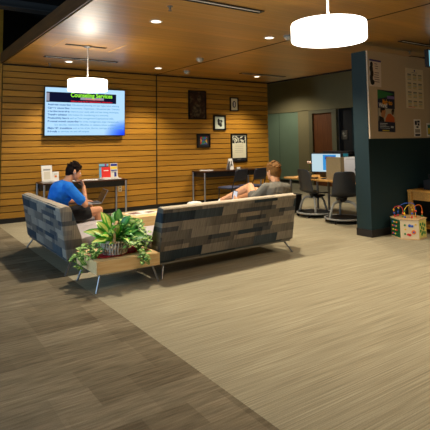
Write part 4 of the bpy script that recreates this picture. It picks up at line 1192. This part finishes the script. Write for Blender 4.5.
for pts, cm in (([(-.17, -.02, .25), (-.18, -.02, .36), (-.13, -.04, .40), (-.08, -.06, .37), (-.08, -.06, .25)], tr),
                ([(-.12, .05, .25), (-.1, .05, .38), (0, .03, .43), (.09, .0, .41), (.10, 0, .25)], tbm),
                ([(-.06, -.1, .25), (-.06, -.1, .36), (.0, -.08, .42), (.03, -.06, .38), (.06, -.07, .42), (.08, -.08, .25)], ty),
                ([(.02, -.12, .25), (.04, -.12, .38), (.12, -.06, .42), (.17, -.02, .38), (.175, .0, .25)], to)):
    P_ = [V((p[0] * 1.15, p[1] * 1.15, .30 + (p[2] - .25) * 1.12)) for p in pts]; fine = []
    for i in range(len(P_) - 1):
        for q in range(6):
            t_ = q / 6; a0 = P_[max(i - 1, 0)]; a1 = P_[i]; a2 = P_[i + 1]; a3 = P_[min(i + 2, len(P_) - 1)]
            fine.append(.5 * ((2 * a1) + (a2 - a0) * t_ + (2 * a0 - 5 * a1 + 4 * a2 - a3) * t_ ** 2 + (3 * a1 - a0 - 3 * a2 + a3) * t_ ** 3))
    fine.append(P_[-1])
    MB().tube(fine, .0045, 6).build('bead_wire', cm, ac, 'all')
    for q, fi in enumerate((1, 3, 5, len(fine) - 2, len(fine) - 4)):
        MB().ball(fine[fi], .015, 10).build('bead', TOYC[(q + len(pts)) % 5], ac, 'all')

# wooden side table, dark item, blue bin
wt = empty('oak_side_table', (7.56, 4.50, 0), math.radians(3), 'oak side table with drawer and lower shelf at the right picture edge', 'side table')
TL, TD, TZ = .56, .30, .665
MB().box((-TL, -TD, TZ - .03), (TL, TD, TZ), bev=.006).build('tabletop', W_OAK, wt)
m = MB(); m.box((-TL + .05, -TD + .03, TZ - .16), (TL - .05, -TD + .05, TZ - .03)); m.box((-TL + .05, TD - .05, TZ - .16), (TL - .05, TD - .03, TZ - .03)); m.box((-TL + .04, -TD + .05, TZ - .16), (-TL + .06, TD - .05, TZ - .03)); m.box((TL - .06, -TD + .05, TZ - .16), (TL - .04, TD - .05, TZ - .03)); m.build('apron', W_OAK, wt)
d = MB().box((-TL + .09, -TD + .02, TZ - .145), (TL - .3, -TD + .03, TZ - .045), bev=.003).build('drawer_front', wood_mat('oak_drawer', (160, 104, 44), (196, 136, 64), rough=.5), wt)
m = MB(); m.ball((-.36, -TD + .004, TZ - .095), (.028, .016, .008), 12); m.build('pull', inkk, d, 'all')
for sx in (-1, 1):
    for sy in (-1, 1):
        MB().box((sx * (TL - .03) - .03, sy * (TD - .04) - .03, 0), (sx * (TL - .03) + .03, sy * (TD - .04) + .03, TZ - .03), bev=.003).build('leg', W_OAK, wt)
MB().box((-TL + .06, -TD + .02, .07), (TL - .06, TD - .02, .10), bev=.003).build('shelf', W_OAK, wt)
bb = empty('storage_tub', (7.46, 4.48, .101), math.radians(3), 'blue plastic tub on the lower shelf of the oak side table', 'tub')
m = MB()
m.lathe([(0, 0), (.15, 0), (.19, .17), (.205, .175), (.205, .187), (.182, .187), (.145, .012), (0, .012)], seg=4); m.build('tub', mat('tub_blue', (24, 66, 150), .4), bb)
m = MB(); m.box((-.10, -.10, .012), (.0, .02, .16)); m.box((.0, -.06, .012), (.08, .06, .20)); m.build('contents', mat('toys_navy', (40, 100, 190), .5), bb)
bp_ = empty('black_case', (7.60, 4.46, .666), math.radians(3), 'black boxy case on top of the oak side table', 'case')
MB().box((-.42, -.16, 0), (.42, .16, .16), bev=.012).build('body', mat('stereo_black', (8, 8, 10), .6), bp_, True)
MB().box((-.30, -.12, .16), (.42, .14, .24), bev=.01).build('top_unit', mat('stereo_black2', (10, 10, 13), .5), bp_, True)

# ------------------------------------------------------------------ lights
WARM = (1.0, .86, .66)
def spot(x, y, power, z=ZC - .03, size=150, blend=.6, r=.07, col=WARM, tilt=None):
    l = bpy.data.lights.new('downlight_lamp', 'SPOT'); l.energy = power; l.color = col; l.spot_size = math.radians(size); l.spot_blend = blend; l.shadow_soft_size = r
    o = bpy.data.objects.new('downlight_lamp', l); COL.objects.link(o); o.location = (x, y, z)
    if tilt: o.rotation_euler = tilt
    return o
for c in CANS: spot(c[0], c[1], 260 if c[1] < 6 else 250, size=130 if c[1] < 6 else 104, blend=.6)
for x, y in ((2.8, 1.9), (4.65, 1.9), (6.5, 1.9), (6.6, 1.9)): spot(x, y, 105, size=125)  # out-of-frame cans; the last is an added double that brightens the tack board
spot(6.9, 6.7, 170, z=2.95)
spot(10.2, 12.0, 115, z=3.4, size=150, col=(1, .93, .76))
for x, y, z, e in ((2.591, 7.357, 2.36, 18), (2.931, 2.654, 2.34, 90)):
    l = bpy.data.lights.new('pendant_bulb', 'SPOT'); l.energy = e; l.spot_size = math.radians(165); l.spot_blend = .5; l.color = (1, .86, .66); l.shadow_soft_size = .1
    o = bpy.data.objects.new('pendant_bulb', l); COL.objects.link(o); o.location = (x, y, z + .04); o.rotation_euler = (PI, 0, 0)
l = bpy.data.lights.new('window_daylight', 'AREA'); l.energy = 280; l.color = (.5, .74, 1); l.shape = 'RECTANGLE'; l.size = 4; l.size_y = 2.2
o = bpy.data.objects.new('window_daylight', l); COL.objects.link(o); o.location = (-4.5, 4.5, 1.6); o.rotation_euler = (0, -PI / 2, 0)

w = bpy.data.worlds.new('World'); sc.world = w; w.use_nodes = True
w.node_tree.nodes['Background'].inputs[0].default_value = (.9, .85, .75, 1)
w.node_tree.nodes['Background'].inputs[1].default_value = .022

# ------------------------------------------------------------------ camera
f, py, yaw, pit, rol = 481.3, 102.83, .598283, .0780892, -.0133847
Fv = V((math.sin(yaw) * math.cos(pit), math.cos(yaw) * math.cos(pit), math.sin(pit)))
rt = V((math.cos(yaw), -math.sin(yaw), 0)); up = rt.cross(Fv)
r2 = rt * math.cos(rol) + up * math.sin(rol); u2 = -rt * math.sin(rol) + up * math.cos(rol)
cam = bpy.data.cameras.new('camera'); co = bpy.data.objects.new('camera', cam); COL.objects.link(co)
Mx = Matrix((r2, u2, -Fv)).transposed().to_4x4(); Mx.translation = (0, 0, 1.5)
co.matrix_world = Mx
cam.sensor_width = 36; cam.sensor_fit = 'HORIZONTAL'; cam.lens = f / 430 * 36
cam.shift_y = -(215 - py) / 430
cam.clip_start = .05
sc.camera = co
sc.view_settings.view_transform = 'Standard'; sc.view_settings.look = 'None'; sc.view_settings.gamma = 1
sc.view_settings.use_curve_mapping = False
sc.view_settings.exposure = 0
